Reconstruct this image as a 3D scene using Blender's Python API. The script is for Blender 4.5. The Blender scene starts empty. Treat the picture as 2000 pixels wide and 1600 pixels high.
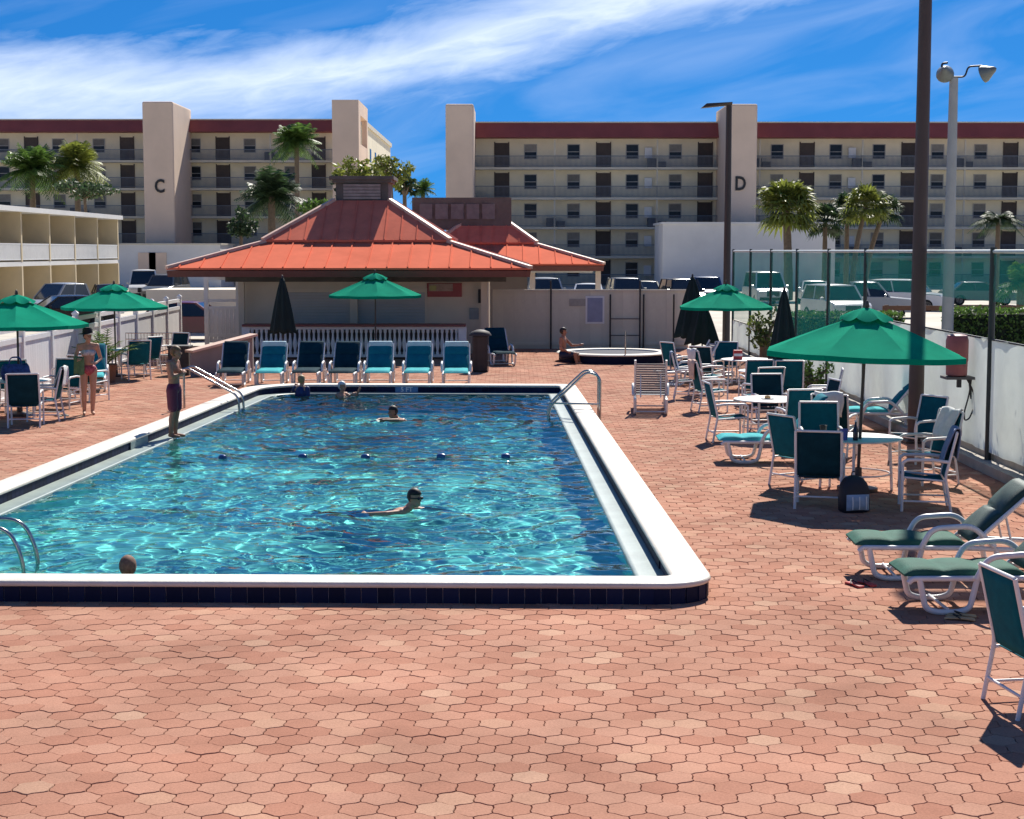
import bpy, bmesh, math, random
from mathutils import Vector, Matrix, Quaternion
import numpy as np
R = math.radians
random.seed(7)
sc = bpy.context.scene
col = sc.collection
# ------------------------------------------------------------------ camera, sky, sun, exposure
F, HZ, EYE = 3200.0, 490.0, 3.25          # focal length and horizon row in photo pixels (2000 x 1600), eye height
PITCH = math.atan((800 - HZ) / F)
cam_d = bpy.data.cameras.new('camera'); cam = bpy.data.objects.new('camera', cam_d); col.objects.link(cam)
cam_d.sensor_width = 36; cam_d.lens = F / 2000 * 36; cam_d.clip_start = .1; cam_d.clip_end = 6000
cam.location = (0, 0, EYE); cam.rotation_euler = (R(90) - PITCH, 0, 0)
sc.camera = cam
SUN_EL, SUN_AZ = 43.5, 14                    # the sun stands beyond the scene, a little to its right
sd = bpy.data.lights.new('sun', 'SUN'); sun = bpy.data.objects.new('sun', sd); col.objects.link(sun)
sd.energy = 3.15; sd.angle = R(.5); sd.color = (1, .95, .86)
sdir = Vector((math.sin(R(SUN_AZ)) * math.cos(R(SUN_EL)), math.cos(R(SUN_AZ)) * math.cos(R(SUN_EL)), math.sin(R(SUN_EL))))
sun.rotation_euler = (-sdir).to_track_quat('-Z', 'Y').to_euler()
sun.location = (10, 60, 60)
sd.cycles.is_caustics_light = True
w = bpy.data.worlds.new('World'); sc.world = w; w.use_nodes = True
N = w.node_tree.nodes; L = w.node_tree.links; N.clear()
def nd(t, **k):
    n = N.new(t)
    for a, b in k.items(): setattr(n, a, b)
    return n
def mth(op, a, b=None, c=None, clamp=False):
    n = N.new('ShaderNodeMath'); n.operation = op; n.use_clamp = clamp
    for i, v in enumerate((a, b, c)):
        if v is None: continue
        if isinstance(v, (int, float)): n.inputs[i].default_value = v
        else: L.new(v, n.inputs[i])
    return n.outputs[0]
sky = nd('ShaderNodeTexSky', sky_type='NISHITA', sun_disc=False)
sky.sun_elevation = R(SUN_EL); sky.sun_rotation = R(SUN_AZ)
sky.air_density = 1.0; sky.dust_density = .1; sky.ozone_density = 2.2; sky.altitude = 0
hs = nd('ShaderNodeHueSaturation'); hs.inputs['Saturation'].default_value = 1.35; hs.inputs['Value'].default_value = .80
L.new(sky.outputs[0], hs.inputs['Color'])
tint = nd('ShaderNodeMixRGB', blend_type='MULTIPLY'); tint.inputs[0].default_value = 1; L.new(hs.outputs[0], tint.inputs[1]); tint.inputs[2].default_value = (.12, .33, .46, 1)   # deep azure of the humid coast sky
tc = nd('ShaderNodeTexCoord'); sx = nd('ShaderNodeSeparateXYZ'); L.new(tc.outputs['Generated'], sx.inputs[0])
X, Y, Z = sx.outputs
cbs = nd('ShaderNodeCombineXYZ')                      # the air is clear down to the roofs: no pale band at the horizon
L.new(X, cbs.inputs[0]); L.new(Y, cbs.inputs[1]); L.new(mth('ADD', Z, .20), cbs.inputs[2]); vn = nd('ShaderNodeVectorMath', operation='NORMALIZE')
L.new(cbs.outputs[0], vn.inputs[0]); L.new(vn.outputs[0], sky.inputs[0])
def noise(vx, vy, vz, detail=6, rough=.6, dist=0.0):
    cb = nd('ShaderNodeCombineXYZ')
    for i, v in enumerate((vx, vy, vz)):
        if isinstance(v, (int, float)): cb.inputs[i].default_value = v
        else: L.new(v, cb.inputs[i])
    n = nd('ShaderNodeTexNoise'); n.inputs['Scale'].default_value = 1; n.inputs['Detail'].default_value = detail
    n.inputs['Roughness'].default_value = rough; n.inputs['Distortion'].default_value = dist
    L.new(cb.outputs[0], n.inputs['Vector']); return n.outputs[0]
# a long cirrus band that lies low over the west and climbs to the east, and thin streaks along it
rise = mth('MULTIPLY', mth('MAXIMUM', mth('ADD', X, .155), 0.0), .235)
zc = mth('ADD', rise, .097)
tilt = mth('SUBTRACT', Z, mth('MULTIPLY', X, .2))
n1 = noise(mth('MULTIPLY', X, 9), mth('MULTIPLY', Y, 6), mth('MULTIPLY', tilt, 34), 7, .58, .5)
n2 = noise(mth('MULTIPLY', X, 26), mth('MULTIPLY', Y, 8), mth('MULTIPLY', tilt, 110), 6, .58, .6)
off = mth('ADD', mth('MULTIPLY', mth('SUBTRACT', n1, .5), .045), mth('MULTIPLY', mth('SUBTRACT', n2, .5), .02))
dz = mth('ADD', mth('SUBTRACT', Z, zc), off)
up = mth('SUBTRACT', 1, mth('DIVIDE', mth('MAXIMUM', dz, 0.0), .028), clamp=True)      # crisp upper rim
dn = mth('SUBTRACT', 1, mth('DIVIDE', mth('MAXIMUM', mth('MULTIPLY', dz, -1), 0.0), mth('ADD', .036, mth('MULTIPLY', mth('MAXIMUM', mth('SUBTRACT', -.08, X), 0.0), .16))), clamp=True)   # soft lower side
band = mth('POWER', mth('MULTIPLY', up, dn), 1.05)
band = mth('MULTIPLY', band, mth('ADD', .66, mth('MULTIPLY', n2, .5)), clamp=True)
veil = mth('MULTIPLY', mth('SUBTRACT', noise(mth('MULTIPLY', X, 7), mth('MULTIPLY', Y, 5), mth('MULTIPLY', tilt, 34), 5, .5, .8), .43), 1.6, clamp=True)
cl = mth('MAXIMUM', mth('MULTIPLY', band, .76), mth('MULTIPLY', veil, .30), clamp=True)
mx = nd('ShaderNodeMixRGB'); L.new(cl, mx.inputs[0]); L.new(tint.outputs[0], mx.inputs[1]); mx.inputs[2].default_value = (3.9, 4.3, 5.0, 1)
bg = nd('ShaderNodeBackground'); bg.inputs['Strength'].default_value = .115
L.new(mx.outputs[0], bg.inputs[0]); wo = nd('ShaderNodeOutputWorld'); L.new(bg.outputs[0], wo.inputs[0])
sc.view_settings.view_transform = 'Standard'; sc.view_settings.look = 'None'
sc.view_settings.exposure = 1.25; sc.view_settings.gamma = 1; sc.view_settings.use_curve_mapping = False
sc.render.engine = 'CYCLES'
sc.cycles.use_denoising = True
sc.cycles.max_bounces = 8; sc.cycles.diffuse_bounces = 3; sc.cycles.glossy_bounces = 3; sc.cycles.transmission_bounces = 6; sc.cycles.transparent_max_bounces = 12
sc.cycles.caustics_reflective = False; sc.cycles.caustics_refractive = True; sc.cycles.sample_clamp_indirect = 6

# ------------------------------------------------------------------ helpers
def G(px, py, z=0.0):
    """the point at height z seen at a photo pixel"""
    v = Matrix.Rotation(-PITCH, 3, 'X') @ Vector(((px - 1000) / F, 1, (800 - py) / F))
    t = (z - EYE) / v.z
    return Vector((v.x * t, v.y * t, z))
def A(px, py, y):
    """the point at depth y seen at a photo pixel"""
    v = Matrix.Rotation(-PITCH, 3, 'X') @ Vector(((px - 1000) / F, 1, (800 - py) / F))
    return Vector((v.x * y / v.y, y, EYE + v.z * y / v.y))
MATS = {}
def mat(name, c=None, rough=.6, var=.12, scale=6.0, bump=0.0, bscale=40, metal=0.0, rnd=0.0, spec=.5, trans=0.0, sheen=0.0, dirt=0.0, coord='Object'):
    if name in MATS: return MATS[name]
    m = bpy.data.materials.new(name); m.use_nodes = True; MATS[name] = m
    t = m.node_tree; p = t.nodes['Principled BSDF']; lk = t.links
    co = t.nodes.new('ShaderNodeTexCoord')
    n = t.nodes.new('ShaderNodeTexNoise'); n.inputs['Scale'].default_value = scale; n.inputs['Detail'].default_value = 5; n.inputs['Roughness'].default_value = .6
    lk.new(co.outputs[coord], n.inputs['Vector'])
    mr = t.nodes.new('ShaderNodeMapRange'); mr.inputs[1].default_value = .3; mr.inputs[2].default_value = .7
    mr.inputs[3].default_value = 1 - var; mr.inputs[4].default_value = 1 + var; lk.new(n.outputs[0], mr.inputs[0])
    v = mr.outputs[0]
    if rnd:
        oi = t.nodes.new('ShaderNodeObjectInfo'); ge = t.nodes.new('ShaderNodeNewGeometry')
        a = t.nodes.new('ShaderNodeMath'); a.operation = 'ADD'; lk.new(oi.outputs['Random'], a.inputs[0]); lk.new(ge.outputs['Random Per Island'], a.inputs[1])
        f = t.nodes.new('ShaderNodeMath'); f.operation = 'FRACT'; lk.new(a.outputs[0], f.inputs[0])
        r2 = t.nodes.new('ShaderNodeMapRange'); r2.inputs[3].default_value = 1 - rnd; r2.inputs[4].default_value = 1 + rnd; lk.new(f.outputs[0], r2.inputs[0])
        mm = t.nodes.new('ShaderNodeMath'); mm.operation = 'MULTIPLY'; lk.new(v, mm.inputs[0]); lk.new(r2.outputs[0], mm.inputs[1]); v = mm.outputs[0]
    if dirt:
        n3 = t.nodes.new('ShaderNodeTexNoise'); n3.inputs['Scale'].default_value = scale * .23; n3.inputs['Detail'].default_value = 8; n3.inputs['Roughness'].default_value = .7
        lk.new(co.outputs[coord], n3.inputs['Vector'])
        r3 = t.nodes.new('ShaderNodeMapRange'); r3.inputs[1].default_value = .48; r3.inputs[2].default_value = .72; r3.inputs[3].default_value = 1; r3.inputs[4].default_value = 1 - dirt
        lk.new(n3.outputs[0], r3.inputs[0])
        mm = t.nodes.new('ShaderNodeMath'); mm.operation = 'MULTIPLY'; lk.new(v, mm.inputs[0]); lk.new(r3.outputs[0], mm.inputs[1]); v = mm.outputs[0]
    sc_ = t.nodes.new('ShaderNodeVectorMath'); sc_.operation = 'SCALE'; sc_.inputs[0].default_value = c[:3]; lk.new(v, sc_.inputs['Scale'])
    lk.new(sc_.outputs[0], p.inputs['Base Color'])
    p.inputs['Roughness'].default_value = rough; p.inputs['Metallic'].default_value = metal; p.inputs['Specular IOR Level'].default_value = spec
    if sheen: p.inputs['Sheen Weight'].default_value = sheen
    if bump:
        nb = t.nodes.new('ShaderNodeTexNoise'); nb.inputs['Scale'].default_value = bscale; nb.inputs['Detail'].default_value = 4; lk.new(co.outputs[coord], nb.inputs['Vector'])
        b = t.nodes.new('ShaderNodeBump'); b.inputs['Strength'].default_value = bump; b.inputs['Distance'].default_value = .02
        lk.new(nb.outputs[0], b.inputs['Height']); lk.new(b.outputs[0], p.inputs['Normal'])
    if trans:
        out = t.nodes['Material Output']; tr = t.nodes.new('ShaderNodeBsdfTranslucent'); lk.new(sc_.outputs[0], tr.inputs['Color'])
        ms = t.nodes.new('ShaderNodeMixShader'); ms.inputs[0].default_value = trans; lk.new(p.outputs[0], ms.inputs[1]); lk.new(tr.outputs[0], ms.inputs[2]); lk.new(ms.outputs[0], out.inputs[0])
    return m
class MB:
    """collects shapes; build() links them as one mesh object"""
    def __init__(s): s.v = []; s.f = []
    def add(s, vs, fs, M=None):
        o = len(s.v)
        s.v += [tuple(M @ Vector(p)) for p in vs] if M else [tuple(p) for p in vs]
        s.f += [tuple(i + o for i in f) for f in fs]; return s
    def box(s, a, b, M=None):
        x0, y0, z0 = a; x1, y1, z1 = b
        return s.add([(x0,y0,z0),(x1,y0,z0),(x1,y1,z0),(x0,y1,z0),(x0,y0,z1),(x1,y0,z1),(x1,y1,z1),(x0,y1,z1)],
                     [(0,3,2,1),(4,5,6,7),(0,1,5,4),(1,2,6,5),(2,3,7,6),(3,0,4,7)], M)
    def bar(s, p, q, w, h=None, up=(0,0,1)):
        """box beam from p to q, w wide, h deep"""
        p, q = Vector(p), Vector(q); h = h or w; d = (q - p).normalized(); u = Vector(up)
        if abs(d.dot(u)) > .99: u = Vector((0,1,0))
        a = d.cross(u).normalized() * (w / 2); b = a.cross(d).normalized() * (h / 2)
        vs = [p-a-b, p+a-b, p+a+b, p-a+b, q-a-b, q+a-b, q+a+b, q-a+b]
        return s.add(vs, [(0,3,2,1),(4,5,6,7),(0,1,5,4),(1,2,6,5),(2,3,7,6),(3,0,4,7)])
    def tube(s, pts, r, n=8, closed=False, caps=True):
        pts = [Vector(p) for p in pts]; k = len(pts); rs = r if isinstance(r, (list, tuple)) else [r] * k
        o = len(s.v); prev = None
        for i, p in enumerate(pts):
            d = (pts[min(i+1,k-1)] - pts[max(i-1,0)]) if not closed else (pts[(i+1)%k] - pts[i-1])
            d = d.normalized() if d.length > 1e-9 else Vector((0,0,1))
            if prev is None:
                u = Vector((0,0,1)) if abs(d.z) < .9 else Vector((1,0,0)); a = d.cross(u).normalized()
            else:
                a = (prev - d * prev.dot(d)); a = a.normalized() if a.length > 1e-6 else d.orthogonal().normalized()
            prev = a; b = d.cross(a)
            for j in range(n):
                t = 2*math.pi*j/n; s.v.append(tuple(p + (a*math.cos(t) + b*math.sin(t)) * rs[i]))
        for i in range(k if closed else k-1):
            for j in range(n):
                i2 = (i+1) % k
                s.f.append((o+i*n+j, o+i*n+(j+1)%n, o+i2*n+(j+1)%n, o+i2*n+j))
        if caps and not closed:
            s.f.append(tuple(o+j for j in reversed(range(n)))); s.f.append(tuple(o+(k-1)*n+j for j in range(n)))
        return s
    def lathe(s, prof, n=16, c=(0,0,0), sx=1, sy=1):
        o = len(s.v)
        for r, z in prof:
            for j in range(n):
                t = 2*math.pi*j/n; s.v.append((c[0]+r*sx*math.cos(t), c[1]+r*sy*math.sin(t), c[2]+z))
        for i in range(len(prof)-1):
            for j in range(n): s.f.append((o+i*n+j, o+i*n+(j+1)%n, o+(i+1)*n+(j+1)%n, o+(i+1)*n+j))
        if prof[0][0] > 1e-4: s.f.append(tuple(o+j for j in reversed(range(n))))
        if prof[-1][0] > 1e-4: s.f.append(tuple(o+(len(prof)-1)*n+j for j in range(n)))
        return s
    def ell(s, c, r, n=12, m=8, M=None):
        prof = [(math.sin(math.pi*i/m), -math.cos(math.pi*i/m)) for i in range(m+1)]
        o = len(s.v); r = r if isinstance(r, (list, tuple)) else (r, r, r)
        q = MB(); q.lathe([(max(a, 1e-3), b) for a, b in prof], n)
        vs = [Vector((v[0]*r[0], v[1]*r[1], v[2]*r[2])) for v in q.v]
        if M: vs = [M @ v for v in vs]
        return s.add([v + Vector(c) for v in vs], q.f)
    def prism(s, poly, z0, z1, M=None):
        k = len(poly); vs = [(x,y,z0) for x,y in poly] + [(x,y,z1) for x,y in poly]
        return s.add(vs, [tuple(reversed(range(k))), tuple(range(k,2*k))] + [(i,(i+1)%k,k+(i+1)%k,k+i) for i in range(k)], M)
    def grid(s, rows, closed=False):
        o = len(s.v); n = len(rows[0])
        for r in rows: s.v += [tuple(p) for p in r]
        for i in range(len(rows)-1):
            for j in range(n if closed else n-1):
                s.f.append((o+i*n+j, o+i*n+(j+1)%n, o+(i+1)*n+(j+1)%n, o+(i+1)*n+j))
        return s
    def mesh(s, name, m=None, smooth=None):
        me = bpy.data.meshes.new(name); me.from_pydata(s.v, [], s.f); me.update()
        if m: me.materials.append(m)
        if smooth is not None:
            me.polygons.foreach_set('use_smooth', [True]*len(me.polygons))
            me.set_sharp_from_angle(angle=R(smooth))
        return me
    def build(s, name, m, parent=None, smooth=None, bevel=0, solid=0):
        o = bpy.data.objects.new(name, s.mesh(name, m, smooth)); col.objects.link(o)
        if parent: o.parent = parent
        if solid:
            md = o.modifiers.new('thickness', 'SOLIDIFY'); md.thickness = solid; md.offset = 0
        if bevel:
            md = o.modifiers.new('bevel', 'BEVEL'); md.width = bevel; md.segments = 2; md.limit_method = 'ANGLE'
        return o
def tag(o, label=None, cat=None, group=None, kind=None):
    if label: o['label'] = label
    if cat: o['category'] = cat
    if group: o['group'] = group
    if kind: o['kind'] = kind
    return o
def thing(name, label, cat, loc=(0,0,0), rz=0.0, group=None):
    o = bpy.data.objects.new(name, None); col.objects.link(o); o.empty_display_size = .2
    o.location = loc; o.rotation_euler = (0,0,rz); return tag(o, label, cat, group, 'thing')
def put(name, me, parent, loc=(0,0,0), rot=(0,0,0), scale=(1,1,1)):
    o = bpy.data.objects.new(name, me); col.objects.link(o); o.parent = parent
    o.location = loc; o.rotation_euler = rot; o.scale = scale; return o
def copy_tree(o, parent=None):
    c = o.copy(); col.objects.link(c); c.parent = parent
    for ch in o.children: copy_tree(ch, c)
    return c
def struct(o): o['kind'] = 'structure'; return o
def arc(c, r, a0, a1, n, ax=(1,0,0), ay=(0,0,1)):
    c, ax, ay = Vector(c), Vector(ax), Vector(ay)
    return [c + ax*(r*math.cos(a0+(a1-a0)*i/n)) + ay*(r*math.sin(a0+(a1-a0)*i/n)) for i in range(n+1)]
def bend(pts, r, n=5):
    """round the inner corners of a polyline"""
    pts = [Vector(p) for p in pts]; out = [pts[0]]
    for i in range(1, len(pts)-1):
        a, b, c = pts[i-1], pts[i], pts[i+1]; u = (a-b); v = (c-b); d = min(r, u.length*.45, v.length*.45)
        p, q = b + u.normalized()*d, b + v.normalized()*d
        for k in range(n+1):
            t = k/n; out.append(p*(1-t)**2 + b*2*t*(1-t) + q*t*t)
    return out + [pts[-1]]
def lettering(name, text, size, m, parent, M, depth=.02):
    cu = bpy.data.curves.new(name, 'FONT'); cu.body = text; cu.size = size; cu.extrude = depth; cu.align_x = 'CENTER'; cu.align_y = 'CENTER'; cu.resolution_u = 3; cu.offset = size*.022
    t = bpy.data.objects.new(name, cu); me = bpy.data.meshes.new_from_object(t); bpy.data.objects.remove(t)
    me.materials.clear(); me.materials.append(m); me.transform(M)
    o = bpy.data.objects.new(name, me); col.objects.link(o); o.parent = parent; return o
FRONT = Matrix(((1,0,0,0),(0,0,-1,0),(0,1,0,0),(0,0,0,1)))   # stands text up facing -Y
# ------------------------------------------------------------------ pool outline
PC = [Vector((1.885, 14.86)), Vector((1.44, 37.6)), Vector((-5.95, 37.9)), Vector((-7.2, 15.05))]   # outer coping corners: near right, far right, far left, near left
PR = [.48, .45, 1.5, .5]
def offs(d):
    out = []; k = 4
    for i in range(k):
        a, b, c = PC[i-1], PC[i], PC[(i+1)%k]
        u = (b-a).normalized(); v = (c-b).normalized()
        nu = Vector((-u.y, u.x)); nv = Vector((-v.y, v.x))      # inward for a counter-clockwise outline
        t = (nv-nu).dot(v) / (u.x*v.y-u.y*v.x) if abs(u.x*v.y-u.y*v.x) > 1e-6 else 0
        out.append(b + nu*d + u*((nv-nu).dot(nv) / u.dot(nv))*d)
    return out
def ring(d, n=10, rmin=.12):
    P = offs(d); out = []
    for i in range(4):
        a, b, c = P[i-1], P[i], P[(i+1)%4]; r = max(PR[i]-d, rmin)
        u = (a-b).normalized(); v = (c-b).normalized(); half = u.angle(v)/2; t = r/math.tan(half)
        ctr = b + (u+v).normalized()*(r/math.sin(half)); p, q = b+u*t, b+v*t
        a0 = math.atan2(*(p-ctr).yx); a1 = math.atan2(*(q-ctr).yx)
        while a1 - a0 > math.pi: a1 -= 2*math.pi
        while a1 - a0 < -math.pi: a1 += 2*math.pi
        for k in range(n+1):
            t_ = a0 + (a1-a0)*k/n; out.append(Vector((ctr.x+r*math.cos(t_), ctr.y+r*math.sin(t_))))
    return out
def inside(p, poly):
    c = False; n = len(poly)
    for i in range(n):
        a, b = poly[i], poly[i-1]
        if (a.y > p[1]) != (b.y > p[1]) and p[0] < (b.x-a.x)*(p[1]-a.y)/(b.y-a.y)+a.x: c = not c
    return c
COPE, LEDGE, CT = .37, .26, .20            # coping width, gutter ledge width, coping top height
# ------------------------------------------------------------------ ground and deck
def sheet_with_hole(name, x0, x1, y0, y1, z, m):
    b = MB(); P = offs(.15)
    o = [(x1,y0,z),(x1,y1,z),(x0,y1,z),(x0,y0,z)]
    b.v = o + [(p.x,p.y,z) for p in P]; b.f = [(i,(i+1)%4,4+(i+1)%4,4+i) for i in range(4)]
    return b.build(name, m)
m_ground = mat('parking lot concrete', (.52,.47,.39), .9, .18, .35, .25, 30, dirt=.3)
struct(sheet_with_hole('ground', -1500, 1500, -300, 2600, -.08, m_ground))
m_sand = mat('joint sand', (.30,.165,.115), .95, .25, 3)
deck = struct(sheet_with_hole('pool_deck', -11.6, 7.15, 4.0, 56.5, -.018, m_sand))
mp = bpy.data.materials.new('clay paver'); mp.use_nodes = True
t = mp.node_tree; p = t.nodes['Principled BSDF']; lk = t.links
def tn(kind, **k):
    n = t.nodes.new(kind)
    for a, b in k.items(): setattr(n, a, b)
    return n
oi = tn('ShaderNodeObjectInfo'); ge = tn('ShaderNodeNewGeometry'); co = tn('ShaderNodeNewGeometry')
a = tn('ShaderNodeMath', operation='ADD'); lk.new(oi.outputs['Random'], a.inputs[0]); lk.new(ge.outputs['Random Per Island'], a.inputs[1])
f = tn('ShaderNodeMath', operation='FRACT'); lk.new(a.outputs[0], f.inputs[0])
cr = tn('ShaderNodeValToRGB'); lk.new(f.outputs[0], cr.inputs[0])
el = cr.color_ramp.elements
el[0].position = 0; el[0].color = (.395,.185,.125,1); el[1].position = 1; el[1].color = (.51,.31,.215,1)
for ps, c in ((.28,(.435,.215,.147,1)), (.55,(.455,.235,.162,1)), (.8,(.467,.25,.175,1)), (.92,(.49,.275,.187,1))):
    e = el.new(ps); e.color = c
n1 = tn('ShaderNodeTexNoise'); n1.inputs['Scale'].default_value = .55; n1.inputs['Detail'].default_value = 6; n1.inputs['Roughness'].default_value = .65; lk.new(co.outputs['Position'], n1.inputs['Vector'])
r1 = tn('ShaderNodeMapRange'); r1.inputs[1].default_value = .3; r1.inputs[2].default_value = .7; r1.inputs[3].default_value = .72; r1.inputs[4].default_value = 1.14; lk.new(n1.outputs[0], r1.inputs[0])
n2 = tn('ShaderNodeTexNoise'); n2.inputs['Scale'].default_value = 60; n2.inputs['Detail'].default_value = 5; n2.inputs['Roughness'].default_value = .7; lk.new(co.outputs['Position'], n2.inputs['Vector'])
r2 = tn('ShaderNodeMapRange'); r2.inputs[1].default_value = .3; r2.inputs[2].default_value = .7; r2.inputs[3].default_value = .82; r2.inputs[4].default_value = 1.15; lk.new(n2.outputs[0], r2.inputs[0])
mm = tn('ShaderNodeMath', operation='MULTIPLY'); lk.new(r1.outputs[0], mm.inputs[0]); lk.new(r2.outputs[0], mm.inputs[1])
vs = tn('ShaderNodeVectorMath', operation='SCALE'); lk.new(cr.outputs[0], vs.inputs[0]); lk.new(mm.outputs[0], vs.inputs['Scale'])
lk.new(vs.outputs[0], p.inputs['Base Color']); p.inputs['Roughness'].default_value = .88; p.inputs['Specular IOR Level'].default_value = .04
bp = tn('ShaderNodeBump'); bp.inputs['Strength'].default_value = .35; bp.inputs['Distance'].default_value = .006; lk.new(n2.outputs[0], bp.inputs['Height']); lk.new(bp.outputs[0], p.inputs['Normal'])
# hexagonal pavers with bowed, interlocking sides
PW = .224; PS = PW*.866
def paver_outline(g):
    c = [Vector((math.sin(k*math.pi/3), math.cos(k*math.pi/3))) * (PW/math.sqrt(3)) for k in range(6)]
    out = []
    for k in range(6):
        a, b = c[k], c[(k+1)%6]; nn = (a+b).normalized(); s = (1, -1, 1, 1, -1, 1)[k] * .012
        s = .010 if k in (1, 4) else .0
        for i in range(4):
            u = i/4; bow = math.sin(u*2*math.pi)*.006
            q = a.lerp(b, u) + nn*bow
            out.append(q)
    return [q*(1-g/(PW/2)) for q in out]
pt, pb = paver_outline(.0050), paver_outline(.0024)
KP = len(pt)
pv = np.array([(q.x,q.y,0.0) for q in pt] + [(q.x,q.y,-.006) for q in pb] + [(q.x,q.y,-.03) for q in pb])
pf = [tuple(reversed(range(KP)))] + [(i,(i+1)%KP,KP+(i+1)%KP,KP+i) for i in range(KP)] + [(KP+i,KP+(i+1)%KP,2*KP+(i+1)%KP,2*KP+i) for i in range(KP)]
if True:                                    # lighter outline for pavers farther away
    sel = [i for i in range(KP) if i % 2 == 0]; K2 = len(sel)
    qv = np.array([(pt[i].x,pt[i].y,0.0) for i in sel] + [(pb[i].x,pb[i].y,-.02) for i in sel])
    qf = [tuple(reversed(range(K2)))] + [(i,(i+1)%K2,K2+(i+1)%K2,K2+i) for i in range(K2)]
pool_in = [Vector((q.x,q.y)) for q in ring(.12)]
spots = []
rng = random.Random(3)
r0 = int(8.2/PS)
for r_ in range(r0, int(56.3/PS)):
    y = r_*PS
    half = y*.335 + .6
    x = -math.floor(half/PW)*PW + (PW/2 if r_ % 2 else 0)
    while x < half:
        if -11.5 < x < 7.05 and not inside((x,y), pool_in): spots.append((x,y))
        x += PW
vis = [(x,y) for x,y in spots if 9.5 < y and abs(x) < y*.3125+.02]
vis.sort(key=lambda s: s[1])
near = set(vis[:300])
pm = bpy.data.meshes.new('paver'); pm.from_pydata([tuple(v) for v in pv], [], pf); pm.materials.append(mp)
for v in pm.polygons: v.use_smooth = False
for x, y in vis[:300]:
    o = put('paver', pm, deck, (x, y, rng.uniform(-.003,.002)), (rng.gauss(0,.006), rng.gauss(0,.006), rng.choice((0,math.pi))+rng.gauss(0,.008)))
V, Fc, off_ = [], [], 0
for x, y in spots:
    if (x,y) in near: continue
    base, faces = (pv, pf) if y < 19 else (qv, qf)
    z = rng.uniform(-.003,.002); tx, ty = rng.gauss(0,.006), rng.gauss(0,.006)
    q = base.copy(); q[:,2] += z + base[:,0]*tx + base[:,1]*ty; q[:,0] += x; q[:,1] += y
    V.append(q); Fc += [tuple(i+off_ for i in f_) for f_ in faces]; off_ += len(q)
me = bpy.data.meshes.new('paving'); me.from_pydata(np.concatenate(V).tolist(), [], Fc); me.materials.append(mp)
o = bpy.data.objects.new('paving', me); col.objects.link(o); o.parent = deck; o['kind'] = 'stuff'

# ------------------------------------------------------------------ pool
m_cope = mat('white coping paint', (.69,.63,.54), .6, .09, 2.2, .2, 60, dirt=.26)
m_ledge = mat('gutter plaster', (.27,.33,.30), .4, .12, 3, .1, 30, dirt=.25)
m_tile = mat('navy pool tile', (.010,.016,.050), .6, .3, 4, rnd=.35, spec=.1)
m_grout = mat('tile grout', (.52,.48,.50), .9, .2, 20)
m_basin = mat('turquoise pool plaster', (.17,.64,.60), .7, .10, 1.2, dirt=.10)
pool = thing('swimming_pool', 'large white-edged swimming pool with navy tile band sunk into the brick deck', 'pool')
def loft(name, prof, m, smooth=35):
    b = MB(); rows = [[(q.x,q.y,z) for q in ring(d)] for d, z in prof]; b.grid(rows, True); return b.build(name, m, pool, smooth)
loft('coping', [(.03,.14),(-.005,.15),(-.012,.17),(-.004,.192),(.015,CT),(COPE-.03,CT),(COPE-.008,CT-.012),(COPE+.004,CT-.03),(COPE,CT-.05),(COPE-.03,.14)], m_cope, 60)
loft('curb', [(.028,.16),(.028,-.1)], m_grout); loft('inner_curb', [(COPE-.026,.0),(COPE-.026,.16)], mat('dark grout', (.05,.055,.09), .9))
loft('gutter_ledge', [(COPE-.04,.03),(COPE+.06,.022),(COPE+LEDGE-.05,.014),(COPE+LEDGE-.012,.02),(COPE+LEDGE,.008),(COPE+LEDGE,-.16)], m_ledge, 60)
basin = MB(); rr = ring(COPE+LEDGE-.02); rows = []
def depth(y): return -1.15 - .7*max(0, min(1, (y-20)/14))
basin.grid([[(q.x,q.y,-.1) for q in rr], [(q.x,q.y,depth(q.y)) for q in rr]], True)
P4 = offs(COPE+LEDGE-.05); nfl = 12; rows = []
for i in range(nfl+1):
    u = i/nfl; a_, b_ = P4[3].lerp(P4[2],u), P4[0].lerp(P4[1],u); rows.append([(a_.x,a_.y,depth(a_.y)),(b_.x,b_.y,depth(b_.y))])
basin.grid(rows); bo = basin.build('basin', m_basin, pool); bo.cycles.is_caustics_receiver = True
# tiles of the curb, one by one
tile_me = MB().box((-.0718,-.008,0),(.0718,.008,.148)).mesh('tile', m_tile)
tile_in = MB().box((-.0735,-.008,.026),(.0735,.008,.148)).mesh('tile', m_tile)
tl = []
def lay(d, zoff, me_, lo, keep):
    P = ring(d); k = len(P); acc = 0
    for i in range(k):
        a_, b_ = P[i], P[(i+1)%k]; Ls = (b_-a_).length; u = (b_-a_)/Ls; s = acc
        while s < Ls:
            c_ = a_ + u*s
            if keep(c_): tl.append((c_.length, c_, math.atan2(u.y,u.x), me_))
            s += .1515
        acc = s - Ls
lay(.02, 0, tile_me, 0, lambda c_: (c_.y < 15.7 and c_.x > -5.6))
lay(COPE-.018, 0, tile_in, 0, lambda c_: c_.y > 16.5 and (c_.x > -1 or c_.y > 19))
tl.sort(key=lambda q: q[0])
for i, (d_, c_, an, me_) in enumerate(tl[:300]): put('tile', me_, pool, (c_.x,c_.y,0), (0,0,an))
b = MB()
for d_, c_, an, me_ in tl[300:]: b.box((-.0735,-.008,.026),(.0735,.008,.148), Matrix.Translation((c_.x,c_.y,0)) @ Matrix.Rotation(an,4,'Z'))
if b.v: b.build('tile_band', m_tile, pool)['kind'] = 'stuff'
m_white = mat('white paint', (.80,.80,.78), .45, .05, 5, dirt=.08)
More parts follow.
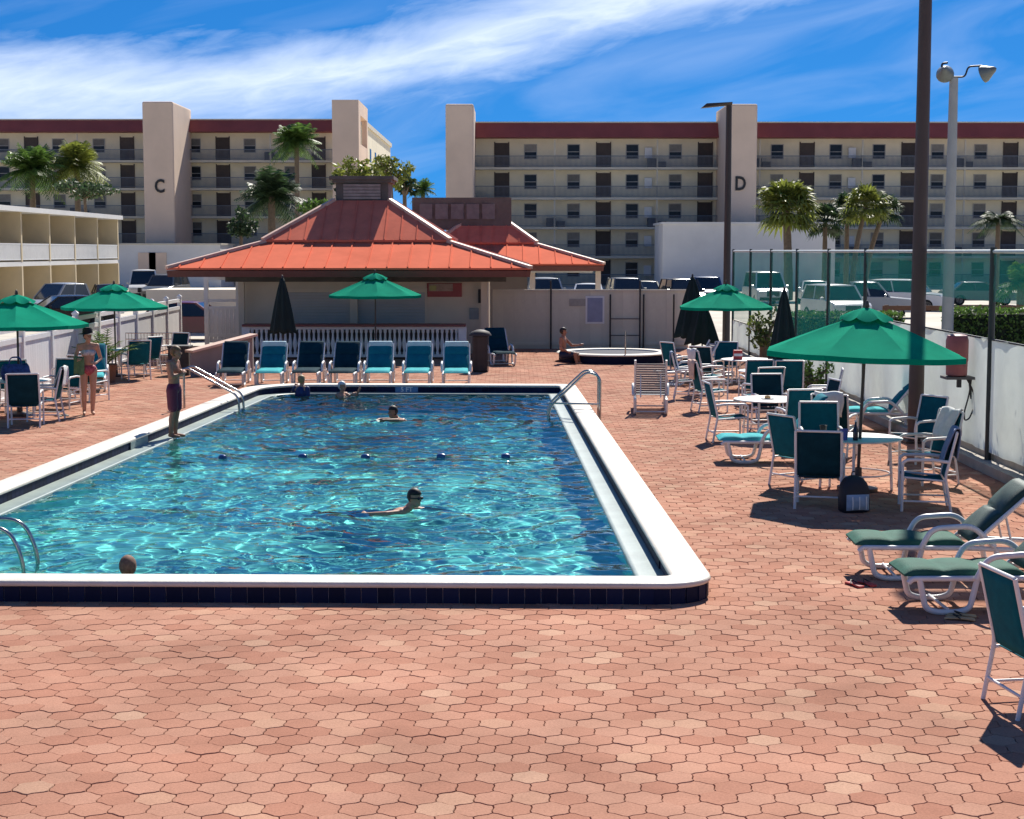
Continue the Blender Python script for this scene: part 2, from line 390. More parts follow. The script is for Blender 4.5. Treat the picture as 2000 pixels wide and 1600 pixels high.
# depth markers set into the inner tile band
u_ = (PC[2]-PC[1]).normalized(); mk = offs(COPE+.002)
cm = mk[1].lerp(mk[2], (1.44-COPE-(-2.42))/((mk[1]-mk[2]).length)); ang = math.atan2(-u_.y,-u_.x)
Mk = Matrix.Translation((cm.x,cm.y,.086)) @ Matrix.Rotation(ang,4,'Z')
o = MB().box((-.26,-.012,-.062),(.26,-.001,.062), Mk).build('depth_marker', mat('blue marker tile', (.10,.22,.42), .3, .1, 9), pool)
lettering('depth_lettering', '5 FT', .15, m_white, o, Mk @ Matrix.Translation((0,-.016,0)) @ FRONT, .003)
ul = (mk[2]-mk[3]).normalized(); cl_ = mk[3] + ul*((27.0-mk[3].y)/ul.y); Ml = Matrix.Translation((cl_.x,cl_.y,.086)) @ Matrix.Rotation(math.atan2(ul.y,ul.x),4,'Z')
MB().box((-.55,-.012,-.062),(.45,-.001,.062), Ml).build('skimmer_plate', m_ledge, pool)
# water
PWt = offs(COPE+LEDGE-.03)
nx, ny = 300, 900
U = np.linspace(0,1,nx)[None,:]; Vv = (np.linspace(0,1,ny)**1.25)[:,None]
Xw = (1-Vv)*((1-U)*PWt[3].x+U*PWt[0].x) + Vv*((1-U)*PWt[2].x+U*PWt[1].x)
Yw = (1-Vv)*((1-U)*PWt[3].y+U*PWt[0].y) + Vv*((1-U)*PWt[2].y+U*PWt[1].y)
rw = np.random.RandomState(4); Zw = np.zeros_like(Xw)
warp1 = .25*np.sin(.9*Xw+.7*Yw)+.2*np.sin(1.7*Xw-1.1*Yw+1); warp2 = .25*np.sin(.8*Yw-1.2*Xw+2)+.15*np.sin(2.1*Yw+.6*Xw)
for k in range(44):
    lam = .15*(7.5)**rw.rand(); th = rw.rand()*2*math.pi; sl = .017*(lam/.7)**.12
    if lam > .9: th = math.pi/2 + rw.randn()*.35
    kk = 2*math.pi/lam; Zw += sl/kk*np.sin(kk*((Xw+warp1*.6)*math.cos(th)+(Yw+warp2*.6)*math.sin(th))+rw.rand()*6.28)
for (cx,cy,am,lam,dec) in ((-1.35,20.3,.013,.40,2.2),(-2.2,31.2,.018,.5,2.8),(-3.75,36.4,.010,.4,1.8),(-3.6,16.2,.010,.35,1.5),(-4.6,36.6,.010,.4,1.8)):
    rr_ = np.hypot(Xw-cx,Yw-cy); Zw += am*np.sin(2*math.pi*rr_/lam)*np.exp(-rr_/dec)*np.minimum(1,rr_/.3)
Zw += -.004
idx = np.arange(nx*ny).reshape(ny,nx)
faces = np.stack([idx[:-1,:-1],idx[:-1,1:],idx[1:,1:],idx[1:,:-1]],-1).reshape(-1,4)
me = bpy.data.meshes.new('water'); me.from_pydata(np.stack([Xw,Yw,Zw],-1).reshape(-1,3).tolist(), [], faces.tolist())
me.polygons.foreach_set('use_smooth', [True]*len(me.polygons))
mw = bpy.data.materials.new('pool water'); mw.use_nodes = True; t = mw.node_tree; p = t.nodes['Principled BSDF']; t.nodes.remove(p)
gl = t.nodes.new('ShaderNodeBsdfGlass'); gl.inputs['IOR'].default_value = 1.33; gl.inputs['Roughness'].default_value = 0; gl.inputs['Color'].default_value = (.80,.98,.96,1)
t.links.new(gl.outputs[0], t.nodes['Material Output'].inputs[0]); me.materials.append(mw)
water = struct(bpy.data.objects.new('water', me)); col.objects.link(water); water.cycles.is_caustics_caster = True
# floating rope across the pool
ly = 25.7
rope = thing('safety_rope', 'thin rope with small blue floats strung across the pool water', 'rope')
b = MB(); b.tube([(x_, ly+.05*math.sin(x_*3)+.02*x_, .005-.02*abs(math.sin(x_*1.7))) for x_ in np.linspace(-5.9,1.1,60)], .006, 6); b.build('rope', mat('rope', (.30,.36,.40), .8), rope)
fm = MB().lathe([(.02,-.10),(.055,-.085),(.075,-.04),(.075,.04),(.055,.085),(.02,.10)], 14).mesh('float', mat('blue float', (.04,.10,.28), .3, .35, 14), 40)
for x_ in (-4.55,-3.3,-2.31,-1.12,-.1): put('float', fm, rope, (x_, ly+.05*math.sin(x_*3)+.02*x_, .012), (0,R(90),R(10*x_)), (.72,.72,.72))
# stainless handrails
m_steel = mat('stainless steel', (.42,.42,.41), .22, .08, 9, metal=1.0)
hr = thing('handrail', 'steel handrail curving over the far pool corner by the slatted chaise', 'handrail')
for dy in (0,.62):
    b = MB(); b.tube(bend([(1.70,31.5+dy,-.02),(1.70,31.5+dy,.84),(1.45,31.55+dy,.93),(.72,31.75+dy,.22),(.68,31.75+dy,-.9)], .18, 6), .024, 10); b.build('rail', m_steel, hr, 60)
b = MB(); b.tube([(1.70,31.5,.3),(.74,31.75,.3)], .018, 8); b.build('cross_bar', m_steel, hr, 60)
hr = thing('handrail', 'pair of sloping steel rails descending over the coping beside the maroon trunks', 'handrail')
for dy in (0,.55):
    b = MB(); b.tube(bend([(-6.80,33.3+dy,-.02),(-6.80,33.3+dy,.80),(-6.62,33.3+dy,.88),(-5.55,33.1+dy,.32),(-5.5,33.1+dy,-.8)], .15, 6), .024, 10); b.build('rail', m_steel, hr, 60)
hr = thing('handrail', 'steel ladder rail rising from the water at the picture edge', 'handrail')
for dy in (0,.5):
    b = MB(); b.tube(bend([(-6.5,16.4+dy,.18),(-6.5,16.4+dy,.5),(-5.1,16.4+dy,.46),(-4.95,16.4+dy,.1),(-5.0,16.4+dy,-.9)], .2, 6), .022, 10); b.build('rail', m_steel, hr, 60)
# ------------------------------------------------------------------ apartment buildings
m_cream = mat('cream stucco', (.87,.78,.57), .85, .08, .5, .15, 6, dirt=.12)
m_tower = mat('tan stucco', (.80,.61,.46), .85, .06, .3, .12, 5, dirt=.10)
m_maroon = mat('maroon fascia', (.32,.07,.052), .6, .12, .6)
m_slab = mat('concrete slab edge', (.64,.58,.46), .8, .1, .8)
m_dark = mat('dark doorway', (.045,.035,.03), .7, .3, 2)
m_door = mat('brown door', (.060,.042,.034), .6, .2, 2, rnd=.3)
m_frame = mat('window frame', (.42,.40,.36), .5, .1, 3)
m_blind = mat('window blind', (.20,.19,.17), .6, .2, 3, rnd=.35)
m_glass = mat('dark window glass', (.02,.025,.03), .2, .3, 3, spec=.25)
m_rail = mat('blue grey railing', (.16,.18,.21), .5, .1, 3)
m_white2 = mat('white stucco', (.74,.73,.70), .8, .06, .4, .1, 6, dirt=.14)
m_ac = mat('condenser', (.09,.10,.11), .6, .2, 5)
m_letter = mat('black letter', (.02,.018,.018), .5)
win_me = MB(); 
for a, b_ in (((-.62,-.05,0),(-.55,.03,1.42)),((.55,-.05,0),(.62,.03,1.42)),((-.55,-.05,0),(.55,.03,.07)),((-.55,-.05,1.35),(.55,.03,1.42)),((-.55,-.05,.67),(.55,.03,.73))): win_me.box(a, b_)
win_me = win_me.mesh('window', m_frame)
pane_lo = MB().box((-.55,-.015,.07),(.55,.02,.67)).mesh('pane', m_glass); pane_hi = MB().box((-.55,-.02,.73),(.55,.02,1.35)).mesh('pane', m_blind)
pane_hd = MB().box((-.55,-.02,.73),(.55,.02,1.35)).mesh('pane', m_glass)
door_me = MB().box((-.62,-.03,0),(.62,.05,2.35)).box((-.72,-.06,0),(-.62,.05,2.45)).box((.62,-.06,0),(.72,.05,2.45)).mesh('doorway', m_door)
ac_me = MB().box((-.45,-.4,0),(.45,.4,.85)).box((.5,-.35,0),(1.3,.35,.55)).mesh('air_conditioner', m_ac)
def gallery_block(t, x0, x1, y, zs, ztop, alc, rnd, skip=()):
    """open-gallery facade facing the pool: zs floor levels, alc the x of the first doorway"""
    for i, z in enumerate(zs):
        zt = zs[i+1] if i+1 < len(zs) else ztop
        MB().box((x0,y+1.5,z),(x1,y+1.7,zt-.001)).build('wall', m_cream, t)
        MB().box((x0,y,z-.22),(x1,y+1.5,z)).build('floor_slab', m_slab, t)
        b = MB(); xx = x0+.06
        b.box((x0,y+.02,z+1.02),(x1,y+.08,z+1.08)); b.box((x0,y+.03,z+.08),(x1,y+.07,z+.12))
        while xx < x1: b.box((xx,y+.035,z+.12),(xx+.03,y+.065,z+1.02)); xx += .115
        o = b.build('railing', m_rail, t); o['kind'] = 'stuff'
        k0 = math.floor((x0-alc)/9.68)-1
        for k in range(k0, k0+12):
            xa = alc+k*9.68
            if x0+.8 < xa < x1-.8: put('doorway', door_me, t, (xa,y+1.47,z))
            for dx in (2.73,6.83):
                xw = xa+dx
                if x0+.8 < xw < x1-.8:
                    wo_ = put('window', win_me, t, (xw,y+1.48,z+.82)); put('pane', pane_lo, wo_); put('pane', pane_hi if rnd.random() < .7 else pane_hd, wo_)
            if k % 2 and x0 < xa+4.2 < x1-1: MB().box((xa+3.9,y+1.2,z+.9),(xa+4.6,y+1.46,z+1.9)).build('panel', m_white, t)
            if x0+3 < xa+8.6 < x1-2 and rnd.random() < .12: tw = rnd.uniform(.5,.9); MB().box((xa+8.2,y-.02,z+.45),(xa+8.2+tw,y+.016,z+1.10)).build('hanging_towel', mat('towel colour %d' % rnd.randint(0,3), rnd.choice(((.45,.28,.25),(.30,.34,.42),(.7,.65,.5),(.30,.40,.38))), .9), t)
            if x0+3 < xa+4.6 < x1-2 and rnd.random() < .5 and i > 0: put('air_conditioner', ac_me, t, (xa+4.4+rnd.random()*.4,y+.85,z))
        for k in range(k0, k0+12):
            xp = alc+k*9.68+5.0
            if x0 < xp < x1: MB().box((xp-.07,y+.1,z),(xp+.07,y+.24,zt-.22)).build('post', m_slab, t)
    MB().box((x0,y+1.4,ztop),(x1,y+12,ztop+.3)).build('ceiling_slab', m_slab, t)
def fascia(t, x0, x1, y, z0, z1):
    b = MB(); b.add([(x0,y-.5,z0),(x1,y-.5,z0),(x1,y+.4,z1),(x0,y+.4,z1),(x0,y+12,z0),(x1,y+12,z0),(x1,y+12,z1),(x0,y+12,z1)],
        [(0,1,2,3),(3,2,6,7),(0,4,5,1),(1,5,6,2),(0,3,7,4),(4,7,6,5)]); o = b.build('roof_fascia', m_maroon, t)
    MB().box((x0,y+.35,z1),(x1,y+12,z1+.12)).build('parapet', m_slab, t)
YD, YC = 156.0, 166.0
tD = thing('apartment_building', 'long cream five-storey apartment block with maroon fascia and tower lettered D', 'building', (20,YD,0))
def sub(t, fn, *a): fn(t, *a)
tD.location = (0,0,0)
rb = random.Random(5)
zD = [-.05,2.76,5.5,8.27,11.1]
aD = A(980,500,YD).x
gallery_block(tD, A(925,500,YD).x, 62, YD, zD, 13.9, aD, rb)
fascia(tD, A(925,500,YD).x, 62, YD, 13.85, 15.25)
xa, xb = A(870,203,150).x, A(925,203,150).x
MB().box((xa,150,-.05),(xb,158,A(870,203,150).z)).build('tower', m_tower, tD, bevel=.15)
xa, xb = A(1420,203,150).x, A(1480,203,150).x
o = MB().box((xa,150,-.05),(xb,158,A(1420,203,150).z)).build('tower', m_tower, tD, bevel=.15)
q = A(1446,360,150); lettering('letter', 'D', 1.75, m_letter, o, Matrix.Translation((q.x,149.94,q.z)) @ FRONT @ Matrix.Diagonal((.8,1,1,1)), .06)
tC = thing('apartment_building', 'cream apartment block with maroon fascia and tower lettered C', 'building')
zC = [-2.0,1.12,3.92,6.72,9.53,12.3]
x0 = -64; x1 = A(652,400,YC).x
gallery_block(tC, x0, x1, YC, zC, 15.15, A(432,400,YC).x, rb)
fascia(tC, x0, x1, YC, 15.1, 16.3)
xa, xb = A(277,198,158).x, A(337,198,158).x
o = MB().box((xa,158,-2),(xb,167,A(300,198,158).z)).build('tower', m_tower, tC, bevel=.15)
q = A(312,365,158); lettering('letter', 'C', 1.75, m_letter, o, Matrix.Translation((q.x,157.94,q.z)) @ FRONT @ Matrix.Diagonal((.8,1,1,1)), .06)
xa, xb = A(648,195,158).x, A(700,195,158).x; zt = A(650,195,158).z
o = MB().box((xa,158,-2),(xb,160,zt)).box((xa,160.002,zt-1.3),(xb,168,zt-.002)).box((xb-.5,167,2),(xb-.002,168.1,zt-1.302)).box((xa,160.002,-2),(xb-.02,168.1,13.5)).build('tower', m_tower, tC)
tW = thing('apartment_building', 'pale weathered end wing behind the tower, running away from the pool', 'building')
xe = -16.6
MB().box((-30,187,-2),(xe,226,17.3)).build('wall', m_cream, tW)
MB().box((-30.2,186.8,17.3),(xe+.2,226.2,17.8)).build('parapet', m_slab, tW)
for i in range(5):
    for yy in (194,201,208,216): MB().box((xe,yy-.8,2+i*2.9),(xe+.05,yy+.8,3.5+i*2.9)).build('window', m_glass, tW)
# white walls of the low buildings in front of the blocks
q0, q1 = A(1295,438,140), A(1632,438,140)
t_ = thing('garage_block', 'plain white windowless block in front of the lettered D tower', 'building')
MB().box((q0.x,140,-.1),(q1.x,148,q0.z)).build('wall', m_white2, t_); MB().box((q0.x-.15,139.85,q0.z),(q1.x+.15,148.15,q0.z+.18)).build('parapet', m_white2, t_)
q0, q1 = A(222,478,150), A(430,478,150)
t_ = thing('podium_block', 'low white block under the tower lettered C', 'building')
MB().box((q0.x,150,-.1),(q1.x,157,q0.z)).build('wall', m_white2, t_); MB().box((q0.x-.1,149.9,q0.z),(q1.x+.1,157.1,q0.z+.12)).build('parapet', m_slab, t_)
for px in (287,308): 
    q = A(px,500,149.95); MB().box((q.x-.8,149.9,q.z-1.6),(q.x+.8,149.99,q.z+.3)).build('shutter', m_tower, t_)
# two-storey building with white balconies, seen along its front
tB = thing('balcony_building', 'two-storey beige building with white balcony railings behind the green parasols', 'building')
XB = -28.0; zf, zr = 2.62, 5.45; m_beige = mat('beige stucco', (.66,.55,.36), .85, .07, .6, .12, 6, dirt=.12)
MB().box((XB-9,70,-.1),(XB-1.6,117,zr)).build('wall', m_beige, tB)
MB().box((XB-9.2,69.8,zr),(XB+.35,117.2,zr+.28)).build('roof', m_white2, tB)
MB().box((XB-1.6,69.9,zf-.25),(XB,117,zf)).build('balcony_slab', m_white2, tB)
yy = 71.0
while yy < 117.5:
    MB().box((XB-1.6,yy-.12,-.1),(XB+.02,yy+.12,zf-.25)).build('partition', m_beige, tB); MB().box((XB-1.6,yy-.12,zf),(XB+.02,yy+.12,zr)).build('partition', m_beige, tB)
    if yy+5.7 < 118:
        b = MB(); b.box((XB-.05,yy+.13,zf+.98),(XB,yy+5.6,zf+1.05)); b.box((XB-.05,yy+.13,zf+.1),(XB,yy+5.6,zf+.16)); y2 = yy+.2
        while y2 < yy+5.55: b.box((XB-.04,y2,zf+.16),(XB-.01,y2+.075,zf+.98)); y2 += .115
        b.build('railing', m_white, tB)['kind'] = 'stuff'
        MB().box((XB-1.59,yy+1.0,zf+.02),(XB-1.57,yy+3.4,zf+2.1)).build('sliding_door', m_glass, tB)
        lo = MB().lathe([(.05,0),(.14,.05),(.14,.22),(.02,.26)], 10).build('lamp', m_dark, tB); lo.location = (XB-1.45,yy+4.4,zf+2.1)
    yy += 5.75
# ------------------------------------------------------------------ bar pavilions
m_roof = mat('terracotta metal roof', (.70,.175,.10), .9, .08, 1.2, .05, 8, spec=.02, dirt=.14)
m_roof2 = mat('terracotta tile roof', (.74,.20,.125), .9, .12, 1.5, .2, 14, spec=.02, dirt=.15)
m_fasc = mat('dark red fascia', (.16,.05,.035), .6)
m_hip = mat('pale hip cap', (.62,.42,.32), .6, .15, 3)
m_wall = mat('bar wall stucco', (.76,.66,.52), .8, .06, .8, .1, 10, dirt=.1)
m_wood = mat('dark weathered timber', (.105,.098,.09), .75, .25, 2, .2, 20)
m_shut = mat('grey roll shutter', (.48,.47,.45), .55, .06, 2)
m_ctop = mat('red brown counter', (.20,.05,.045), .4, .15, 3)
def roof_tiers(t, x0, x1, y0, y1, ze, d1, z1, d2, z2):
    """two-pitch hipped roof; seams and hip caps are their own pieces"""
    def rect(d, z, g=0): return [Vector((x0+d-g,y0+d-g,z)),Vector((x1-d+g,y0+d-g,z)),Vector((x1-d+g,y1-d+g,z)),Vector((x0+d-g,y1-d+g,z))]
    lo, mi, mi2, hi = rect(0,ze), rect(d1,z1), rect(d1-.06,z1+.07), rect(d2,z2)
    b = MB(); b.grid([lo, mi], True); rl = b.build('roof_apron', m_roof, t, solid=.06)
    b = MB(); b.grid([mi2, hi], True); ru = b.build('roof_crown', m_roof2, t, solid=.08)
    b = MB(); b.grid([[v-Vector((0,0,.05)) for v in rect(0,ze)], [v-Vector((0,0,.24)) for v in rect(.03,ze)], [v-Vector((0,0,.24)) for v in rect(.25,ze)]], True); b.build('fascia', m_fasc, t)
    b = MB(); b.grid([[v-Vector((0,0,.20)) for v in rect(.1,ze)], [v-Vector((0,0,.16)) for v in rect(d1+.9,ze)]], True); b.build('soffit', m_wood, t)
    for i in range(4):
        MB().bar(lo[i]+Vector((0,0,.05)), mi[i]+Vector((0,0,.07)), .16, .09).build('hip_cap', m_hip, rl)
        MB().bar(mi2[i]+Vector((0,0,.06)), hi[i]+Vector((0,0,.06)), .16, .09).build('hip_cap', m_hip, ru)
    # standing seams, front and both sides
    def seams(a, b_, c, d, par, step, w_, h_, m):
        Ls = (b_-a).length; u = (b_-a)/Ls; s = step*.6
        La = (c-a).dot(u); Lb = (d-a).dot(u)
        while s < Ls-.2:
            tt = 1.0
            if s < La: tt = s/La
            elif s > Lb: tt = (Ls-s)/(Ls-Lb)
            up_ = (c-a) - u*La
            p_ = a+u*s; q_ = p_+up_*tt*.985
            MB().bar(p_+Vector((0,0,.045)), q_+Vector((0,0,.045)), w_, h_).build('roof_seam', m, par); s += step
    seams(lo[0],lo[1],mi[0],mi[1],rl,.62,.035,.05,m_roof); seams(lo[1],lo[2],mi[1],mi[2],rl,.62,.035,.05,m_roof)
    seams(mi2[0],mi2[1],hi[0],hi[1],ru,.5,.03,.05,m_roof2); seams(mi2[1],mi2[2],hi[1],hi[2],ru,.5,.03,.05,m_roof2)
    return hi
ze = 2.71
b0 = thing('pool_bar', 'poolside bar pavilion with two-tier orange hipped roof and dark cupola', 'pavilion')
X0, X1, Y0 = A(325,525,49).x, A(1037,525,49).x, 49.0
hi = roof_tiers(b0, X0, X1, Y0, Y0+(X1-X0), ze, 2.565, 3.48, 4.53, 4.84)
hx0, hx1, hy0, hy1 = hi[0].x, hi[1].x, hi[0].y, hi[2].y
cu = MB().box((hx0+.05,hy0+.1,4.6),(hx1-.05,hy1-.1,5.45)).build('cupola', m_wood, b0)
for k in range(5): MB().box((hx0+.30,hy0+.03,4.92+k*.10),(hx1-.30,hy0+.08,5.0+k*.10)).build('louver', mat('grey louver', (.30,.26,.24), .7, .2, 4), cu)
MB().box((hx0-.05,hy0-.02,5.45),(hx1+.05,hy1+.02,5.55)).box((hx0-.14,hy0-.10,5.55),(hx1+.14,hy1+.14,5.66)).build('cupola_roof', m_wood, cu)
MB().box((hx0+.2,hy0+.03,4.72),(hx1-.2,hy0+.09,4.86)).build('cupola_sill', mat('grey louver'), cu)
YW = 52.0; wx0, wx1 = A(470,600,YW).x, A(952,600,YW).x
MB().box((wx0,YW,0),(wx1,YW+6,ze+.02)).build('wall', m_wall, b0)
MB().box((wx0-.4,YW-.45,2.28),(wx1+.6,YW-.25,2.52)).build('header_beam', m_wood, b0, bevel=.01)
ox0, ox1 = A(556,600,YW).x, A(830,600,YW).x; oz0, oz1 = A(600,632,YW).z, A(600,568,YW).z
sh = MB().box((ox0-.08,YW-.05,oz0-.05),(ox1+.08,YW-.002,oz1+.08)).build('shutter_frame', m_wall, b0)
k = 0; z = oz0
while z < oz1-.05: MB().box((ox0,YW-.075,z),(ox1,YW-.052,min(z+.085,oz1))).build('shutter_slat', m_shut, sh, bevel=.008); z += .09
px_ = A(692,600,YW).x; MB().box((px_-.12,YW-.22,.9),(px_+.12,YW-.08,2.3)).build('post', m_wall, b0)
for px in (472,945): 
    xx = A(px,600,YW-.35).x; MB().box((xx-.09,YW-.42,0),(xx+.09,YW-.28,2.28)).build('post', m_wall, b0)
q0, q1 = A(834,580,YW), A(902,553,YW)
sg = MB().box((q0.x,YW-.05,q0.z),(q1.x,YW-.003,q1.z)).build('menu_board', mat('board red', (.36,.08,.08), .6, .1, 4), b0)
MB().box((q0.x+.06,YW-.065,q0.z+.18),(q1.x-.28,YW-.052,q1.z-.02)).build('picture_panel', mat('board tan', (.42,.30,.24), .6, .3, 6), sg)
MB().box((q0.x+.09,YW-.078,q0.z+.2),(q0.x+.3,YW-.066,q0.z+.36)).build('picture_panel', mat('board yellow', (.42,.40,.16), .6), sg)
q0, q1 = A(917,624,YW), A(935,602,YW); MB().box((q0.x,YW-.04,q0.z),(q1.x,YW-.003,q1.z)).build('notice', mat('grey notice', (.28,.30,.31), .5), b0)
q0, q1 = A(934,592,YW), A(941,565,YW); MB().box((q0.x,YW-.08,q0.z),(q1.x,YW-.003,q1.z)).build('speaker', m_letter, b0)
# counter with baluster front
YK = 49.3; cx0, cx1 = A(480,640,YK).x, A(903,640,YK).x; zk = A(600,638,YK).z
ct = thing('bar_counter', 'red-brown bar counter on a white baluster front behind the seven chaises', 'counter')
MB().box((cx0-.1,YK-.12,zk),(cx1+.1,YK+.6,zk+.07)).build('counter_top', m_ctop, ct, bevel=.01)
MB().box((cx0,YK,zk-.09),(cx1,YK+.12,zk)).build('top_rail', m_white, ct); MB().box((cx0,YK,.06),(cx1,YK+.12,.14)).build('bottom_rail', m_white, ct)
MB().box((cx0,YK+.35,0),(cx1,YK+.5,zk-.002)).build('back_panel', m_wood, ct)
bal = MB().lathe([(.05,0),(.05,.05),(.028,.08),(.06,.2),(.068,.27),(.035,.42),(.03,.5),(.05,.54),(.05,.6)], 10).mesh('baluster', m_white, 50)
nb = 44; hb = zk-.09-.14
for i in range(nb): put('baluster', bal, ct, (cx0+.18+(cx1-cx0-.36)*i/(nb-1),YK+.06,.14), (0,0,0), (1,1,hb/.6))
for xx in (cx0,cx1): MB().box((xx-.12,YK-.03,0),(xx+.12,YK+.2,zk-.004)).build('end_post', m_white, ct)
# second pavilion
b1 = thing('pavilion', 'smaller matching pavilion behind the bar with dark flat rooftop box', 'pavilion')
Yb = 62.0; xr = A(1180,517,Yb).x; xl = xr-9.0
hi = roof_tiers(b1, xl, xr, Yb, Yb+9.0, 2.73, 2.565, 3.47, 3.55, 4.3)
q0, q1 = A(805,428,Yb+3.4), A(1000,386,Yb+3.4)
bx = MB().box((q0.x,Yb+3.4,4.1),(hi[1].x+.05,Yb+6,q1.z)).build('rooftop_box', m_wood, b1)
xx = q0.x+.3
while xx < hi[1].x-.6: MB().box((xx,Yb+3.34,4.5),(xx+.5,Yb+3.398,q1.z-.25)).build('louver', mat('purple grey louver', (.15,.145,.15), .7, .2, 4), bx); xx += .62
MB().box((xl+1.8,Yb+2.2,0),(A(1030,560,Yb+2.2).x,Yb+7.5,2.8)).build('wall', mat('grey brown wall', (.26,.22,.20), .8, .1, 1), b1)
for px in (1040,1168): 
    xx = A(px,560,Yb+.6).x; MB().box((xx-.1,Yb+.5,0),(xx+.1,Yb+.7,2.6)).build('post', m_wall, b1)
MB().box((A(1030,560,Yb+.5).x,Yb+.45,2.42),(xr-.4,Yb+.6,2.68)).build('header_beam', m_white2, b1)
# ------------------------------------------------------------------ partition fence by the hot tub
m_part = mat('cream board', (.70,.65,.51), .75, .08, 2, .1, 12, rnd=.06, dirt=.12)
YP = 54.6; fp = thing('board_fence', 'cream board partition with dark poles behind the hot tub', 'fence')
zt = A(1100,569,YP).z; xs = A(962,600,YP).x; xe_ = A(1330,600,YP).x; i = 0; xx = xs
bme = MB().box((0,-.02,0),(.3612,.02,zt)).mesh('board', m_part)
while xx < xe_: put('board', bme, fp, (xx,YP+(.006 if i % 2 else 0),0)); xx += .362; i += 1
MB().box((xs,YP-.06,zt),(xx,YP+.06,zt+.06)).build('cap_rail', m_part, fp)
MB().box((xs,YP-.05,.12),(xx,YP-.022,.22)).build('kick_rail', m_part, fp)
for px in (1076,1192,1250,1257,1316):
    q = A(px,600,YP-.15); hgt = zt+(.35 if px in (1076,1250) else -.1); b = MB(); b.tube([(q.x,q.y,0),(q.x,q.y,hgt)], .028, 8); b.build('pole', m_letter, fp)
for za in (1.0,.45): 
    b = MB(); b.tube([(A(1192,600,YP-.15).x,YP-.15,za),(A(1250,600,YP-.15).x,YP-.15,za)], .015, 6); b.build('rail', m_letter, fp)
q0, q1 = A(1147,629,YP-.05), A(1177,582,YP-.05)
wd = MB().box((q0.x-.06,YP-.06,q0.z-.06),(q1.x+.06,YP-.024,q1.z+.06)).build('window', m_white, fp); MB().box((q0.x,YP-.07,q0.z),(q1.x,YP-.062,q1.z)).build('pane', mat('pale blue pane', (.26,.28,.40), .3, .1, 4), wd)
q0, q1 = A(1112,598,YP-.05), A(1146,584,YP-.05); MB().box((q0.x,YP-.04,q0.z),(q1.x,YP-.024,q1.z)).build('notice', mat('faded notice', (.40,.37,.32), .7), fp)
# ------------------------------------------------------------------ hot tub
ht = thing('hot_tub', 'round raised hot tub with white rim beside the board fence', 'hot tub', (A(1198,680,48.6).x,48.6,0))
b = MB(); b.lathe([(1.62,0),(1.62,.22)], 40); b.build('tile_side', m_tile, ht, 40)
b = MB(); b.lathe([(1.60,.22),(1.68,.225),(1.69,.25),(1.66,.28),(1.36,.28),(1.34,.26),(1.34,.20)], 40); b.build('rim', m_cope, ht, 50)
b = MB(); b.lathe([(1.35,.24),(1.35,-.5)], 40); b.build('inner_wall', m_tile, ht, 40)
MB().lathe([(1.33,.16),(.01,.165)], 40).build('water', mat('hot tub water', (.55,.68,.70), .08, .15, 5, .3, 12), ht)
b = MB(); b.tube([(.25,-1.55,.1),(.25,-1.55,.95)], .022, 8); b.build('grab_post', m_steel, ht)
# ------------------------------------------------------------------ white vinyl fence
m_vinyl = mat('white vinyl', (.80,.78,.76), .5, .05, 3, rnd=.04, dirt=.08)
vf = thing('vinyl_fence', 'white vinyl privacy fence with capped posts behind the parasol tables', 'fence')
fa, fb = Vector((-10.65,31.0,0)), Vector((-11.45,56.5,0)); Lf = (fb-fa).length; uf = (fb-fa)/Lf; af = math.atan2(uf.y,uf.x)
npn = 10; pw = Lf/npn
post = MB().box((-.065,-.065,-.05),(.065,.065,1.66)).box((-.08,-.08,1.66),(.08,.08,1.70)); post.add([(-.075,-.075,1.70),(.075,-.075,1.70),(.075,.075,1.70),(-.075,.075,1.70),(0,0,1.77)], [(0,1,4),(1,2,4),(2,3,4),(3,0,4)]); post = post.mesh('post', m_vinyl)
nbd = 12; bw = (pw-.13)/nbd
board = MB().box((0,-.012,.12),(bw-.006,.012,1.28)).mesh('board', m_vinyl)
rail = MB().box((0,-.04,0),(pw-.13,.04,.11)).mesh('rail', m_vinyl)
for i in range(npn+1): put('post', post, vf, fa+uf*(pw*i), (0,0,af))
for i in range(npn):
    o0 = fa+uf*(pw*i+.065)
    for zr_ in (.04,1.25,1.5): put('rail', rail, vf, o0+Vector((0,0,zr_)), (0,0,af))
    for j in range(nbd): put('board', board, vf, o0+uf*(bw*j), (0,0,af))
# gate with its white frame, at the end of the fence
gt = thing('garden_gate', 'white gate under a square frame between vinyl fence and bar', 'gate')
g0, g1 = A(404,620,56.5).x, A(466,620,56.5).x
for xx in (g0,g1): MB().box((xx-.07,56.4,0),(xx+.07,56.54,2.25)).build('post', m_vinyl, gt)
MB().box((g0-.07,56.4,2.25),(g1+.07,56.54,2.40)).build('lintel', m_vinyl, gt)
xx = g0+.09
while xx < g1-.15: MB().box((xx,56.45,.1),(xx+.13,56.48,1.35)).build('board', m_vinyl, gt); xx += .14
for zz in (.3,1.25,1.5): MB().box((g0+.07,56.42,zz),(g1-.07,56.448,zz+.1)).build('rail', m_vinyl, gt)
